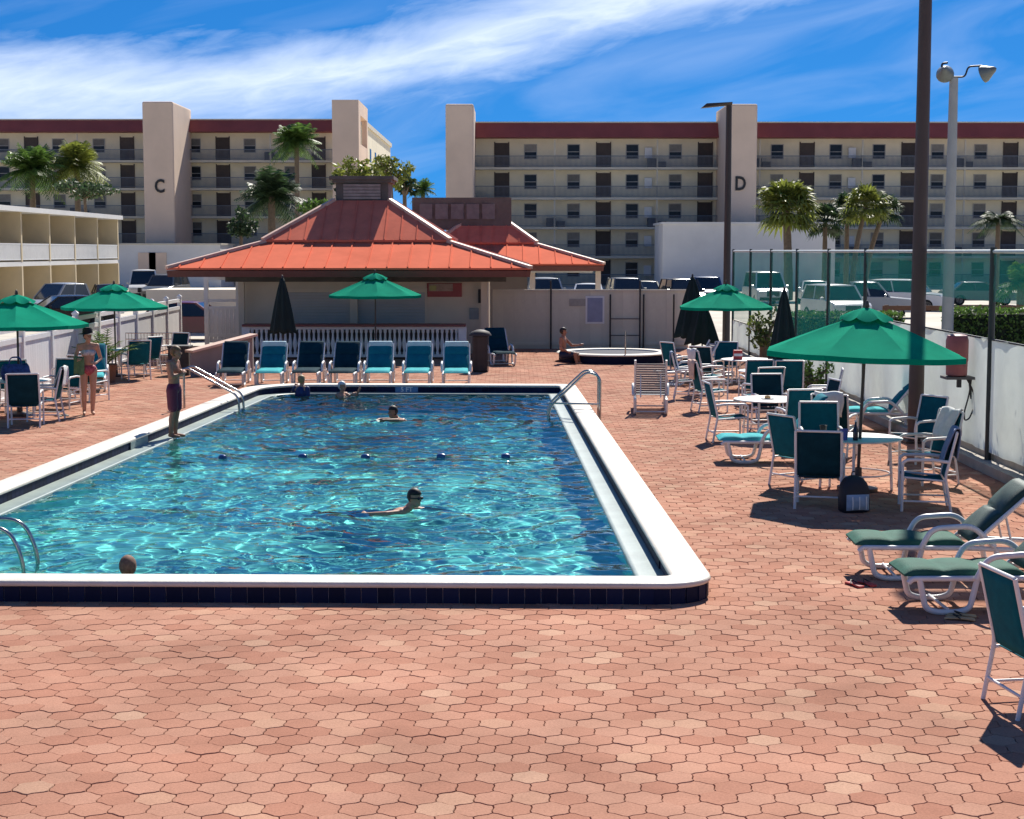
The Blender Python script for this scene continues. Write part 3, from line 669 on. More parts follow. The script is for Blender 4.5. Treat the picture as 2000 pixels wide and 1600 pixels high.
# grey ramp wall with pale cap, between the gate and the chaises
rw_ = thing('ramp_wall', 'low grey stucco wall with pale sloping cap beside the first chaise', 'wall')
r0_, r1_ = G(372,736), G(476,736); hA, hB = .62, .98
b = MB(); b.add([(r0_.x,r0_.y,0),(r1_.x,r1_.y+1.5,0),(r1_.x,r1_.y+1.7,0),(r0_.x,r0_.y+.2,0),(r0_.x,r0_.y,hA),(r1_.x,r1_.y+1.5,hB),(r1_.x,r1_.y+1.7,hB),(r0_.x,r0_.y+.2,hA)], [(0,1,5,4),(1,2,6,5),(2,3,7,6),(3,0,4,7),(4,5,6,7)])
b.build('wall_body', mat('grey stucco', (.24,.21,.20), .85, .1, 2, .1, 20), rw_)
MB().bar((r0_.x-.05,r0_.y+.1,hA+.03), (r1_.x+.03,r1_.y+1.6,hB+.03), .36, .06).build('cap', m_hip, rw_)
# iron railing in front of the vinyl fence
ir = thing('iron_railing', 'thin grey metal railing in front of the white vinyl fence', 'railing')
i0, i1 = Vector((A(246,690,46).x,46,0)), Vector((A(372,690,46).x,46,0)); 
for zz in (.15,.78,.95): b = MB(); b.tube([i0+Vector((0,0,zz)), i1+Vector((0,0,zz))], .014, 6); b.build('rail', m_steel, ir)
pk = MB().tube([(0,0,.0),(0,0,.95)], .009, 6).mesh('picket', m_steel)
for i in range(22): put('picket', pk, ir, i0.lerp(i1, i/21))
# cream low wall and kerbs beyond the fences
lw = thing('low_wall', 'long low sunlit cream wall beyond the vinyl fence', 'wall')
q0, q1 = A(285,566,66), A(470,566,66); MB().box((q0.x,66,-.08),(q1.x,69.5,q0.z)).build('wall_body', mat('cream cap', (.66,.60,.48), .8, .05, 1), lw)
# ------------------------------------------------------------------ court fence and wall
XF = 7.2
rw2 = thing('garden_wall', 'low grey concrete kerb wall under the green mesh fence', 'wall')
MB().box((XF-.02,8,-.08),(XF+.2,53.3,.30)).build('wall_body', mat('grey footing', (.40,.36,.31), .9, .15, 3, .2, 20, dirt=.2), rw2)
MB().box((XF-.28,8,-.05),(XF-.022,53.3,.14)).build('footing', mat('grey footing'), rw2)
m_fabric = mat('white windscreen cloth', (.80,.86,.79), .9, .07, 1.6, .15, 10, trans=.55, dirt=.16)
m_post = mat('dark green post', (.018,.028,.026), .5, .1, 5)
m_mesh = bpy.data.materials.new('green windscreen mesh'); m_mesh.use_nodes = True
t = m_mesh.node_tree; p = t.nodes['Principled BSDF']; p.inputs['Base Color'].default_value = (.012,.23,.185,1); p.inputs['Roughness'].default_value = .8
tr = t.nodes.new('ShaderNodeBsdfTransparent'); ms = t.nodes.new('ShaderNodeMixShader'); tl_ = t.nodes.new('ShaderNodeBsdfTranslucent'); tl_.inputs['Color'].default_value = (.012,.23,.185,1)
ma = t.nodes.new('ShaderNodeMixShader'); ma.inputs[0].default_value = .4; t.links.new(p.outputs[0], ma.inputs[1]); t.links.new(tl_.outputs[0], ma.inputs[2])
co = t.nodes.new('ShaderNodeTexCoord'); nz = t.nodes.new('ShaderNodeTexNoise'); nz.inputs['Scale'].default_value = .9; t.links.new(co.outputs['Object'], nz.inputs['Vector'])
mr = t.nodes.new('ShaderNodeMapRange'); mr.inputs[3].default_value = .38; mr.inputs[4].default_value = .56; t.links.new(nz.outputs[0], mr.inputs[0]); t.links.new(mr.outputs[0], ms.inputs[0])
t.links.new(tr.outputs[0], ms.inputs[1]); t.links.new(ma.outputs[0], ms.inputs[2]); t.links.new(ms.outputs[0], t.nodes['Material Output'].inputs[0])
cf = thing('court_fence', 'tall green mesh fence on dark posts along the garden wall', 'fence')
ys = [12.3,16.3,20.3,24.3,28.7,33.05,36.9,41,45.1,49,52.8]
for y_ in ys: b = MB(); b.tube([(XF-.09,y_,0),(XF-.09,y_,3.30)], .048 if y_ < 30 else .04, 10); b.build('post', m_post, cf, 60)
for a_, b_ in zip(ys, ys[1:]):
    b = MB(); b.tube([(XF-.09,a_,3.24),(XF-.09,b_,3.24)], .028, 8); b.build('top_rail', mat('pale rail', (.55,.60,.58), .5), cf, 60)
    zb = 1.95 if b_ < 33.2 else 1.05; zm = 2.5 if b_ < 33.2 else 1.07
    n_ = 10; rows = [[(XF-.09+.02*math.sin(j*1.3+a_)*(1 if 0 < j < n_ else 0)+.01*math.sin(i*2.1), a_+(b_-a_)*j/n_, zm+(3.2-zm)*i/6) for j in range(n_+1)] for i in range(7)]
    MB().grid(rows).build('mesh_panel', m_mesh, cf, 80)
    n_ = 14; rows = [[(XF-.09+(.022*math.sin(j*1.1+a_*3)+.012*math.sin(j*2.7+i))*(1 if 0 < j < n_ else 0), a_+(b_-a_)*j/n_, .26+(zb-.27)*i/8+(.012*math.sin(j*1.9) if i == 8 else 0)) for j in range(n_+1)] for i in range(9)]
    MB().grid(rows).build('windscreen', m_fabric, cf, 80)
    b = MB(); b.tube([(XF-.09,a_,zb-.01),(XF-.09,b_,zb-.01)], .016, 6); b.build('mid_rail', m_post, cf, 60)
# red cooler on the wall with its bracket, hose and cord
rc = thing('water_jug', 'faded red plastic water jug on a wall shelf under the big parasol edge', 'jug', (XF-.30,26.6,0))
q = A(1868,735,25.3); q2 = A(1868,652,25.3); rc.location = (q.x,25.3,q.z)
hj = q2.z-q.z; MB().lathe([(.12,0),(.16,.02),(.165,hj*.35),(.172,hj*.37),(.172,hj*.85),(.15,hj*.96),(.06,hj)], 20).build('body', mat('faded red plastic', (.34,.10,.095), .5, .15, 5), rc, 50)
MB().box((-.2,-.2,-.04),(.24,.2,-.001)).build('shelf', m_wood, rc); MB().bar((.2,0,-.04),(.24,0,-.35), .03).build('bracket', m_post, rc); MB().box((-.03,-.19,-.16),(.03,-.12,-.04)).build('tap', m_letter, rc)
cd = MB(); cp = [A(1885,735,25.2),A(1900,760,25.2),A(1905,790,25.2),A(1893,818,25.2),A(1884,822,25.2),A(1883,806,25.2),A(1893,770,25.2),A(1897,742,25.2)]
cd.tube(bend([Vector(c_) for c_ in cp], .3, 4), .012, 6); tag(cd.build('cord', m_letter), 'looped dark cord hanging below the red water jug', 'cord')
# ------------------------------------------------------------------ furniture
m_res = mat('white resin frame', (.74,.73,.72), .4, .06, 6, dirt=.08)
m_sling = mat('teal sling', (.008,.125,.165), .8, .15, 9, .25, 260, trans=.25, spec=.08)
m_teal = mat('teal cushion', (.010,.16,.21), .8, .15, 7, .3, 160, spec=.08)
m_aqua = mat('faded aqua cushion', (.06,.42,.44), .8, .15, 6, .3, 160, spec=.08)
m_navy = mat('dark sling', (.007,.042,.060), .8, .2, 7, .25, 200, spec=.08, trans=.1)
m_green = mat('sage green cushion', (.030,.115,.082), .7, .18, 6, .3, 120, spec=.12)
m_canopy = mat('green canvas', (.002,.32,.19), .9, .09, 2.5, .25, 220, trans=.22, spec=.03, dirt=.1)
m_closed = mat('dark green canvas', (.006,.020,.018), .85, .2, 3, .3, 60)
m_pole = mat('bronze pole', (.055,.040,.034), .45, .1, 5)
m_strap = mat('grey vinyl strap', (.20,.19,.21), .6, .1, 6, rnd=.08)
def tubes(name, pts, r, m, par, rad=.06): 
    b = MB(); b.tube(bend(pts, rad, 4), r, 8); return b.build(name, m, par, 60)
def panel(rows, th, m, name, par, smooth=50):
    b = MB(); b.grid(rows); return b.build(name, m, par, smooth, solid=th)
def make_chair(m_s):
    """aluminium sling armchair, sitter faces +Y"""
    t = thing('sling_chair', 'x', 'chair'); w_ = .29
    for s in (-1,1):
        x_ = s*w_
        tubes('leg', [(x_,.27,0),(x_,.27,.62)], .018, m_res, t); tubes('leg', [(x_*.98,-.33,0),(x_*.98,-.25,.44),(x_*.98,-.38,1.0)], .018, m_res, t)
        tubes('armrest', [(x_,.27,.61),(x_,.22,.65),(x_,-.1,.655),(x_*.99,-.29,.63)], .021, m_res, t, .05)
        tubes('stretcher', [(x_,.27,.13),(x_*.98,-.31,.13)], .012, m_res, t)
        tubes('side_rail', [(x_*.93,.27,.43),(x_*.93,-.25,.39)], .014, m_res, t)
    tubes('crossbar', [(-w_,.25,.40),(w_,.25,.40)], .013, m_res, t); tubes('back_rail', [(-w_*.97,-.38,1.0),(w_*.97,-.38,1.0)], .016, m_res, t)
    tubes('crossbar', [(-w_,-.30,.16),(w_,-.30,.16)], .012, m_res, t)
    n = 8
    panel([[(x_, .27-.50*i/n, .435-.03*math.sin(math.pi*i/n)-.02*(1-(x_/.27)**2)*math.sin(math.pi*i/n)-.035*i/n) for x_ in np.linspace(-.268,.268,7)] for i in range(n+1)], .006, m_s, 'seat', t)
    panel([[(x_, -.245-.135*i/n-.025*(1-(x_/.27)**2)*math.sin(math.pi*i/n), .42+.57*i/n) for x_ in np.linspace(-.268,.268,7)] for i in range(n+1)], .006, m_s, 'backrest', t)
    return t
def make_chaise(m_seat, m_back, ang, head=False, strap=False, arms=True):
    """pool chaise, foot end at y=0, head towards +Y; ang is the backrest angle"""
    t = thing('chaise_longue', 'x', 'lounge chair'); w_ = .31; zs = .33; hy = 1.10; bl = .84
    bx_, bz_ = math.cos(ang), math.sin(ang)
    for s in (-1,1):
        x_ = s*w_
        b = MB(); b.tube(bend([(x_,.02,zs-.04),(x_,.06,zs),(x_,hy,zs),(x_,1.9,zs-.03)], .06, 4), .026, 8); b.build('side_rail', m_res, t, 60)
        b = MB(); b.tube(bend([(x_,hy,zs+.01),(x_,hy+bl*bx_,zs+bl*bz_)], .05), .022, 8); b.build('back_rail', m_res, t, 60)
        for y_ in (.38,1.62):
            b = MB(); rows = []
            for k in range(9):
                u = k/8; rows.append([(x_-.02,y_-.19+.05*math.sin(math.pi*u)+u*.38*0, 0), (x_+.02,y_-.19,0)])
            b = MB(); b.tube(bend([(x_,y_-.26,zs),(x_,y_-.2,.06),(x_,y_-.1,.025),(x_,y_+.1,.025),(x_,y_+.2,.06),(x_,y_+.26,zs)], .10, 4), .028, 8); b.build('leg', m_res, t, 60)
        if arms:
            b = MB(); b.tube(bend([(x_*1.12,.62,zs),(x_*1.14,.72,zs+.20),(x_*1.14,1.12,zs+.23),(x_*1.12,1.34,zs+.02)], .10, 5), .028, 8); b.build('armrest', m_res, t, 60)
    tubes('crossbar', [(-w_,.38,.05),(w_,.38,.05)], .015, m_res, t); tubes('crossbar', [(-w_,1.62,.05),(w_,1.62,.05)], .015, m_res, t)
    tubes('prop', [(-.2,hy+bl*bx_*.6,zs+bl*bz_*.6),(-.2,hy+.45,zs)], .012, m_res, t); tubes('prop', [(.2,hy+bl*bx_*.6,zs+bl*bz_*.6),(.2,hy+.45,zs)], .012, m_res, t)
    if strap:
        st = MB().box((-w_,-.022,0),(w_,.022,.008)).mesh('strap', m_strap)
        for k in range(20): put('strap', st, t, (0,.07+k*.058,zs+.012))
        for k in range(13): put('strap', st, t, (0,hy+(.06+k*.056)*bx_,zs+(.06+k*.056)*bz_), (ang,0,0))
        return t
    def cushion(nm, m, y0, y1, org, dy, dz, seg):
        """padded slab with stitched creases across it"""
        b = MB(); n = 28; rows = []; th = .055
        prof = []
        for i in range(n+1):
            u = i/n; s_ = y0+(y1-y0)*u; pf_ = abs(math.sin(math.pi*seg*u))**.35
            e = min(1, min(u,1-u)*14)**.5
            prof.append((s_, th*(.35+.65*pf_)*e+.004))
        xs_ = [-.29,-.285,-.26,-.15,0,.15,.26,.285,.29]; ed = [0,.55,.92,1.0,.97,1.0,.92,.55,0]
        for s_, h_ in prof:
            top = [(x_, s_, h_*e_) for x_, e_ in zip(xs_,ed)]; bot = [(x_, s_, -.012) for x_ in reversed(xs_)]
            rows.append([Vector(org)+Vector((q[0], dy[0]*q[1]+dz[0]*q[2], dy[1]*q[1]+dz[1]*q[2])) for q in top+bot])
        b.grid(rows, True); b.f.append(tuple(range(len(rows[0])))); b.f.append(tuple(reversed([len(rows)*len(rows[0])-1-i for i in range(len(rows[0]))])))
        return b.build(nm, m, t, 70)
    cushion('seat_cushion', m_seat, -.01, hy-.01, (0,0,zs+.03), (1,0), (0,1), 3)
    cushion('back_cushion', m_back, .03, bl+.02, (0,hy,zs+.03), (bx_,bz_), (-bz_,bx_), 2)
    if head:
        b = MB(); b.box((-.29,hy+(bl-.14)*bx_-.075*bz_,zs+.03+(bl-.16)*bz_),(.29,hy+bl*bx_+.01,zs+.06+bl*bz_)); b.build('head_towel', mat('pale blue towel', (.46,.60,.66), .9, .1, 9, .3, 90), t, bevel=.02)
    return t
def pose(o, x, y, rz, label, group=None):
    o.location = (x,y,0); o.rotation_euler = (0,0,rz); tag(o, label, None, group); return o
ch_teal, ch_navy = make_chair(m_sling), make_chair(m_navy)
used = {}
def chair(x, y, deg, label, kind='teal', group='sling chairs round the parasol tables'):
    src = {'teal': ch_teal, 'navy': ch_navy}[kind]
    o = copy_tree(src) if kind in used else src
    used[kind] = 1; return pose(o, x, y, R(deg), label, group)
# deg: 0 faces away from the viewer, 90 faces the fence side's opposite, -90 faces the court fence
chair(3.80,11.45,-82,'teal sling chair cut by the picture edge below the sage green chaises')
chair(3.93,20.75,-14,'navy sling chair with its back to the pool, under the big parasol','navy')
chair(4.02,22.6,-60,'teal sling chair tucked behind the navy one at the big parasol table')
chair(5.20,20.55,80,'teal sling chair with a blue-grey towel over its back beside the backpack')
chair(5.85,22.9,110,'teal sling chair with a white towel over its back by the brown post')
chair(4.55,24.0,175,'teal sling chair facing the viewer across the big parasol table')
chair(3.72,28.0,-85,'teal sling chair side-on at the white table beyond the aqua chaise')
chair(4.72,26.95,8,'teal sling chair with its back to the viewer beyond the aqua chaise')
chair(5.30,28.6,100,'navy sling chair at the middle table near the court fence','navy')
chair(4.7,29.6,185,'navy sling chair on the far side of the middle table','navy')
chair(4.45,37.2,-70,'teal sling chair by the hot tub under the small open parasol')
chair(5.1,34.2,5,'blue striped sling chair back between the middle and small parasols')
chair(5.75,34.0,-6,'teal sling chair beside the folded parasol near the court fence')
chair(6.2,37.6,95,'navy sling chair in the shade of the small open parasol','navy')
chair(4.15,40.6,-60,'teal sling chair nearest the hot tub rim')
chair(-9.05,30.35,10,'navy sling chair with a slanting back at the blue bag table','navy')
chair(-9.35,33.9,170,'teal sling chair behind the woman holding a green towel')
chair(-10.2,31.0,-60,'teal sling chair draped with a peach towel','teal')
chair(-10.15,33.5,-150,'teal sling chair against the vinyl fence at the blue bag table')
chair(5.15,26.0,-25,'navy sling chair between the aqua chaise and the fence','navy')
chair(6.25,25.2,120,'teal sling chair against the white cloth near the brown post')
chair(5.95,31.3,80,'teal sling chair beside the teal chaise at the fence')
chair(4.05,33.3,-80,'teal sling chair side-on beyond the middle table')
chair(4.65,38.9,-35,'navy sling chair between strap chaise and small parasol table','navy')
chair(-9.0,31.4,95,'teal sling chair side-on between the blue bag table and the woman')
chair(-9.2,35.6,-30,'navy sling chair with its back to the woman in the dark hat','navy')
chair(-9.9,36.6,70,'teal sling chair by the fence beyond the blue bag table')
chair(4.9,32.0,20,'teal sling chair alone between the middle table and the striped one')
chair(3.9,36.0,-95,'navy sling chair side-on before the hot tub','navy')
chair(5.2,40.3,160,'teal sling chair facing the viewer in the shade of the small parasol')
chair(-9.7,43.2,60,'teal sling chair by the potted palm')
chair(-9.3,44.8,150,'navy sling chair on the far side of the potted palm table','navy')
chair(-9.55,41.5,30,'teal sling chair against the vinyl fence by the potted palm')
# chaises: seven in a row before the bar
def chaise(src, x, y, deg, label, group=None, first=[set()]):
    o = copy_tree(src) if src.name in first[0] else src
    first[0].add(src.name); return pose(o, x, y, R(deg), label, group)
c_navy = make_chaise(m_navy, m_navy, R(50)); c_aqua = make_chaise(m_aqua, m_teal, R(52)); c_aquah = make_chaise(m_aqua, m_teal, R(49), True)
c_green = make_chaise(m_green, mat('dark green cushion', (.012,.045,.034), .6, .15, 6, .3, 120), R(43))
row = 'chaises in a row before the bar'
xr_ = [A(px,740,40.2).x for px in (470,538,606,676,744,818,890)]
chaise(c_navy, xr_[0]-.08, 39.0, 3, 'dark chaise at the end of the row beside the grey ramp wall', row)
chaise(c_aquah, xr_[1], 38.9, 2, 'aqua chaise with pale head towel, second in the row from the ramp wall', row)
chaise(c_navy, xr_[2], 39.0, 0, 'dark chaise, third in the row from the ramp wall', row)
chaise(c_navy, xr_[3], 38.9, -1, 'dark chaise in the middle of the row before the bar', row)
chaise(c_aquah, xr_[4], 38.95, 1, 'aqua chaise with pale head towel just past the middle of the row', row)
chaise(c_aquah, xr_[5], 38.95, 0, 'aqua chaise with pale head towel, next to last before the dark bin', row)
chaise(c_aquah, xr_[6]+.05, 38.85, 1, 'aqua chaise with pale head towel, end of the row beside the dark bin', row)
chaise(c_green, 3.42, 16.3, -92, 'sage green chaise with raised back beside the big parasol shadow', 'sage green chaises')
chaise(c_green, 3.52, 14.75, -89, 'sage green chaise cut by the picture edge, its back out of view', 'sage green chaises')
chaise(c_aqua, 3.2, 25.25, -92, 'aqua chaise lying across the deck beyond the big parasol table')
c_str = make_chaise(m_strap, m_strap, R(62), strap=True)
chaise(c_str, A(1272,790,32.6).x+.1, 34.2, 176, 'grey strap chaise turned with its slatted back to the viewer')
chaise(c_navy, A(1005,690,47.5).x-.25, 46.2, 12, 'dark chaise with white foot end behind the dark bin')
chaise(c_str, 3.5, 39.6, -75, 'grey strap chaise between the hot tub and the parasol tables')
chaise(c_aqua, -9.7, 37.6, 12, 'aqua chaise by the vinyl fence between the two parasols')
chaise(c_aqua, 5.75, 29.8, -100, 'teal chaise with raised head by the court fence wall')
# tables
def make_table(r_=.62, h=.71):
    t = thing('round_table', 'x', 'table'); MB().lathe([(.02,h-.03),(r_-.03,h-.03),(r_,h-.02),(r_,h-.005),(r_-.015,h),(.02,h)], 32).build('table_top', m_res, t, 40)
    for k in range(4):
        a_ = R(45+90*k); c_, s_ = math.cos(a_), math.sin(a_)
        tubes('leg', [(c_*r_*.72,s_*r_*.72,h-.03),(c_*r_*.78,s_*r_*.78,0)], .02, m_res, t)
    b = MB(); b.tube([(r_*.74*math.cos(x_),r_*.74*math.sin(x_),.22) for x_ in np.linspace(0,2*math.pi,24,endpoint=False)], .012, 6, True); b.build('ring_brace', m_res, t, 60)
    return t
tb = make_table(); first_t = [True]
def table(x, y, label):
    o = tb if first_t[0] else copy_tree(tb); first_t[0] = False; return pose(o, x, y, R(random.uniform(0,90)), label, 'round white tables')
table(4.72,22.3,'round white table under the big open parasol'); table(4.45,28.2,'round white table beyond the aqua chaise without a parasol')
table(5.55,38.6,'round white table under the small open parasol'); table(-9.75,32.3,'round white table with the blue bag')
table(-10.3,42.5,'round white table by the potted palm'); table(5.45,34.9,'round white table with red items by the folded parasol')
# parasols
def make_parasol(rad=1.37, zr=1.84, zt=2.34, sag=.05):
    """market parasol: octagon canopy with a vent cap"""
    t = thing('parasol', 'x', 'parasol'); n = 8
    b = MB(); b.tube([(0,0,.0),(0,0,zt+.06)], .022, 10); b.build('pole', m_pole, t, 60)
    def rim(f, z0, z1, sub_=6, dip=0.0):
        out = []
        for k in range(n):
            a0, a1 = 2*math.pi*k/n, 2*math.pi*(k+1)/n
            for j in range(sub_):
                u = j/sub_; x_ = math.cos(a0)*(1-u)+math.cos(a1)*u; y_ = math.sin(a0)*(1-u)+math.sin(a1)*u
                d_ = math.sin(math.pi*u)
                out.append((x_*f, y_*f, z0-dip*d_))
        return out
    rows = []
    for i in range(9):
        u = .13+.87*i/8; zz = zt-(zt-zr)*(u**1.12)-.03; rows.append(rim(rad*u, zz, 0, 6, .012+.022*math.sin(math.pi*u)))
    rows.append([(q[0]*.998,q[1]*.998,q[2]-.07) for q in rows[-1]])
    b = MB(); b.grid(rows, True); c = b.build('canopy', m_canopy, t, 25)
    rows = [rim(rad*.03, zt+.05, 0), rim(rad*.15, zt+.0, 0, 6, .0), rim(rad*.27, zt-.075, 0, 6, .05)]
    b = MB(); b.grid(rows, True); b.build('vent_cap', m_canopy, t, 25)
    b = MB(); b.lathe([(.02,zt+.05),(.035,zt+.07),(.02,zt+.13),(.002,zt+.15)], 10); b.build('finial', m_pole, t, 60)
    for k in range(n):
        a_ = 2*math.pi*k/n; c_, s_ = math.cos(a_), math.sin(a_)
        MB().bar((c_*.05,s_*.05,zt-.06),(c_*rad*.99,s_*rad*.99,zr-.045), .018, .024).build('rib', m_pole, t)
        MB().bar((c_*.03,s_*.03,zt-.52),(c_*rad*.5,s_*rad*.5,(zt+zr)/2-.03), .014, .018).build('strut', m_pole, t)
    MB().lathe([(.03,zt-.56),(.045,zt-.54),(.045,zt-.48),(.03,zt-.46)], 10).build('hub', m_pole, t, 60)
    MB().lathe([(.27,0),(.27,.05),(.06,.08),(.045,.3),(.03,.31)], 20).build('base', m_pole, t, 40)
    return t
um = make_parasol(); fu = [True]
def parasol(x, y, deg, label, s=1.0, tilt=(0,0)):
    o = um if fu[0] else copy_tree(um); fu[0] = False; pose(o, x, y, R(deg), label, 'open green parasols'); o.scale = (s,s,1); o.rotation_euler = (tilt[0],tilt[1],R(deg)); return o
parasol(4.70,22.1,12,'big green parasol open over the table with the backpack', 1.0, (0,R(2))).scale = (1.02,1.02,1.04)
parasol(5.55,42.6,20,'green parasol open beyond the folded ones near the hot tub', .92)
parasol(A(733,600,47.6).x,47.6,8,'green parasol open in front of the bar counter', .98).scale = (.98,.98,1.09)
parasol(-9.75,32.3,15,'green parasol cut by the picture edge, over the blue bag table')
parasol(-10.3,42.5,5,'green parasol open above the potted palm')
def closed(x, y, label, zt=2.5, zb=.95, rb_=.34):
    t = thing('folded_parasol', label, 'parasol', (x,y,0), group='folded dark parasols'); n = 32
    b = MB(); b.tube([(0,0,0),(0,0,zt)], .022, 8); b.build('pole', m_pole, t, 60)
    rows = []
    for i in range(15):
        u = i/14; rr_ = .03+(rb_-.03)*(u**.8); rows.append([(rr_*(1+.16*math.sin(8*a_+.4*u))*math.cos(a_), rr_*(1+.16*math.sin(8*a_+.4*u))*math.sin(a_), zt-.02-(zt-zb)*u-.03*u*math.sin(8*a_)) for a_ in np.linspace(0,2*math.pi,n,endpoint=False)])
    MB().grid(rows, True).build('canopy', m_closed, t, 60, solid=.01)
    MB().lathe([(.27,0),(.27,.05),(.06,.08),(.045,.3),(.03,.31)], 20).build('base', m_pole, t, 40); MB().lathe([(.03,zt-.03),(.03,zt+.04),(.004,zt+.07)], 8).build('finial', m_pole, t, 60)
closed(A(552,600,46.5).x,46.5,'folded dark parasol before the bar counter')
closed(A(1352,600,49).x,49,'folded dark parasol at the end of the board fence', 2.5, .7, .5)
closed(A(1372,620,44.5).x,44.5,'folded dark parasol half hidden under the small open one', 1.9, .75, .45)
closed(A(1531,620,34.9).x,34.9,'folded dark parasol between the small and the big open ones', 2.42, .6, .36)
# bin and service column near the bar
bn = thing('waste_bin', 'dark brown slatted waste bin with domed lid at the end of the chaise row', 'bin', (A(938,700,44.2).x,44.2,0))
m_bin = mat('dark brown slats', (.045,.038,.036), .7, .2, 5, rnd=.15)
MB().box((-.2,-.2,.02),(.2,.2,.96)).build('body', m_bin, bn)
sl = MB().box((-.03,-.012,.03),(.03,.0,.95)).mesh('slat', m_bin)
for k in range(6): put('slat', sl, bn, (-.175+k*.07,-.202,0)); put('slat', sl, bn, (.214,-.175+k*.07,0), (0,0,R(90)))
MB().lathe([(.3,.97),(.3,1.0),(.24,1.08),(.1,1.13),(.01,1.14)], 20).build('lid', m_bin, bn, 50)
bn = thing('storage_box', 'dark grey storage box behind the maroon trunks by the ramp wall', 'box', (A(352,700,43).x,43.0,0))
MB().box((-.27,-.25,0),(.27,.25,.72)).build('body', mat('charcoal panel', (.05,.047,.047), .7, .15, 4), bn, bevel=.012); MB().box((-.29,-.27,.722),(.29,.27,.78)).build('lid', mat('charcoal panel'), bn, bevel=.012)
# towels, bags and table things
m_tow1, m_tow2, m_tow3 = mat('white towel', (.72,.72,.70), .95, .08, 14, .5, 90), mat('blue grey towel', (.23,.29,.42), .95, .1, 14, .5, 90), mat('peach towel', (.70,.46,.36), .95, .1, 14, .5, 90)
def towel(x, y, rz, label, m, w_=.44, zt=1.02, front=.42, back=.36):
    """cloth folded over a chair back, in the chair's own frame"""
    t = MB(); rows = []; pr = []
    for i in range(7): u = i/6; pr.append((-.215-.14*u, zt-front*(1-u)))
    pr += [(-.375, zt+.022), (-.41, zt+.012)]
    for i in range(6): u = (i+1)/6; pr.append((-.42-.01*u+.03*u, zt-back*u))
    for k, (y_, z_) in enumerate(pr): rows.append([(x_+.02*math.sin(k*.8), y_+.012*math.sin(x_*26+k*.5), z_+.012*math.sin(x_*17)) for x_ in np.linspace(-w_/2,w_/2,14)])
    t.grid(rows); o = t.build('towel', m, None, 70, solid=.012); o.location = (x,y,0); o.rotation_euler = (0,0,rz); tag(o, label, 'towel'); return o
towel(5.20,20.55,R(80),'blue-grey towel hanging over the chair beside the backpack', m_tow2, .5)
towel(5.85,22.9,R(110),'white towel hanging over the chair by the brown post', m_tow1)
towel(-10.2,31.0,R(-60),'peach towel draped over a chair at the picture edge', m_tow3, .5)
towel(4.45,37.2,R(-70),'white towel on the chair by the hot tub', m_tow1, .4)
towel(6.2,37.6,R(95),'white towel on the shaded chair under the small open parasol', m_tow1, .45)
bk = thing('backpack', 'black and pale blue backpack standing on the deck by the big parasol table', 'backpack', (4.28,20.3,0), R(12))
b = MB(); b.grid([[(.19*sx_*math.copysign(abs(math.cos(a_))**.6,math.cos(a_)), .12*sx_*math.copysign(abs(math.sin(a_))**.6,math.sin(a_))+sy_, z_) for a_ in np.linspace(0,2*math.pi,24,endpoint=False)] for z_, sx_, sy_ in ((0,.85,0),(.02,1,0),(.15,1.03,0),(.28,.98,.01),(.36,.85,.015),(.42,.6,.03),(.45,.25,.04),(.455,.02,.04))], True)
b.build('body', mat('black nylon', (.014,.016,.024), .6, .2, 8, .3, 80), bk, 70)
b = MB(); b.grid([[(x_*.15, -.125-.045*math.sin(math.pi*u)**.5*(1-abs(x_)**4)+.01, .03+.2*u) for x_ in np.linspace(-1,1,12)] for u in np.linspace(0,1,9)]); b.build('front_pocket', mat('pale blue nylon', (.30,.40,.52), .6, .2, 8, .3, 60), bk, 70)
for s in (-.09,0,.09): tubes('strap', [(s,-.172,.05),(s,-.178,.13),(s,-.165,.21)], .007, m_white, bk)
tubes('handle', [(-.03,.03,.44),(-.02,.03,.50),(.03,.03,.50),(.04,.03,.44)], .008, mat('black nylon'), bk, .03)
def tumbler(x, y, z, label, m, h=.13, r_=.04, cat='cup', name='cup'):
    t = thing(name, label, cat, (x,y,z)); MB().lathe([(r_*.75,0),(r_,h),(r_*.92,h),(r_*.68,.01),(.002,.01)], 16).build('wall', m, t, 50)
    MB().lathe([(.002,h*.8),(r_*.9,h*.8)], 16).build('drink', mat('drink', (.10,.05,.03), .2), t); return t
towel(-9.0,31.4,R(95),'white towel hanging on the side-on chair by the woman', m_tow1, .46)
towel(5.15,26.0,R(-25),'white towel over the navy chair by the aqua chaise', m_tow1, .45)
towel(4.05,33.3,R(-80),'peach towel over the side-on chair beyond the middle table', m_tow3, .42)
towel(3.9,36.0,R(-95),'pale blue towel on the chair before the hot tub', m_tow2, .4)
tumbler(4.48,21.95,.712,'blue plastic cup at the near rim of the big parasol table', mat('blue plastic', (.08,.12,.42), .3), .15, .055)
tumbler(4.30,22.5,.712,'black cup at the rim of the big parasol table', m_letter, .14, .05)
bt = thing('bottle', 'dark bottle standing on the big parasol table', 'bottle', (4.62,21.9,.712)); MB().lathe([(.034,0),(.036,.01),(.036,.15),(.016,.2),(.014,.25)], 14).build('body', mat('dark glass', (.01,.012,.03), .15), bt, 50); MB().lathe([(.017,.25),(.017,.27)], 12).build('cap', m_white, bt)
pl = thing('plate', 'white plate lying on the middle table without a parasol', 'plate', (4.4,28.1,.712)); MB().lathe([(.06,0),(.13,.015),(.14,.02),(.12,.014),(.002,.006)], 24).build('dish', m_white, pl, 50); MB().ell((0,0,.03),(.06,.05,.03), 10, 6).build('food', mat('bread', (.45,.28,.12), .8), pl, 60)
tr_ = thing('beach_bag', 'blue patterned beach bag on the table under the cut parasol', 'bag', (-9.75,32.1,.712), R(15))
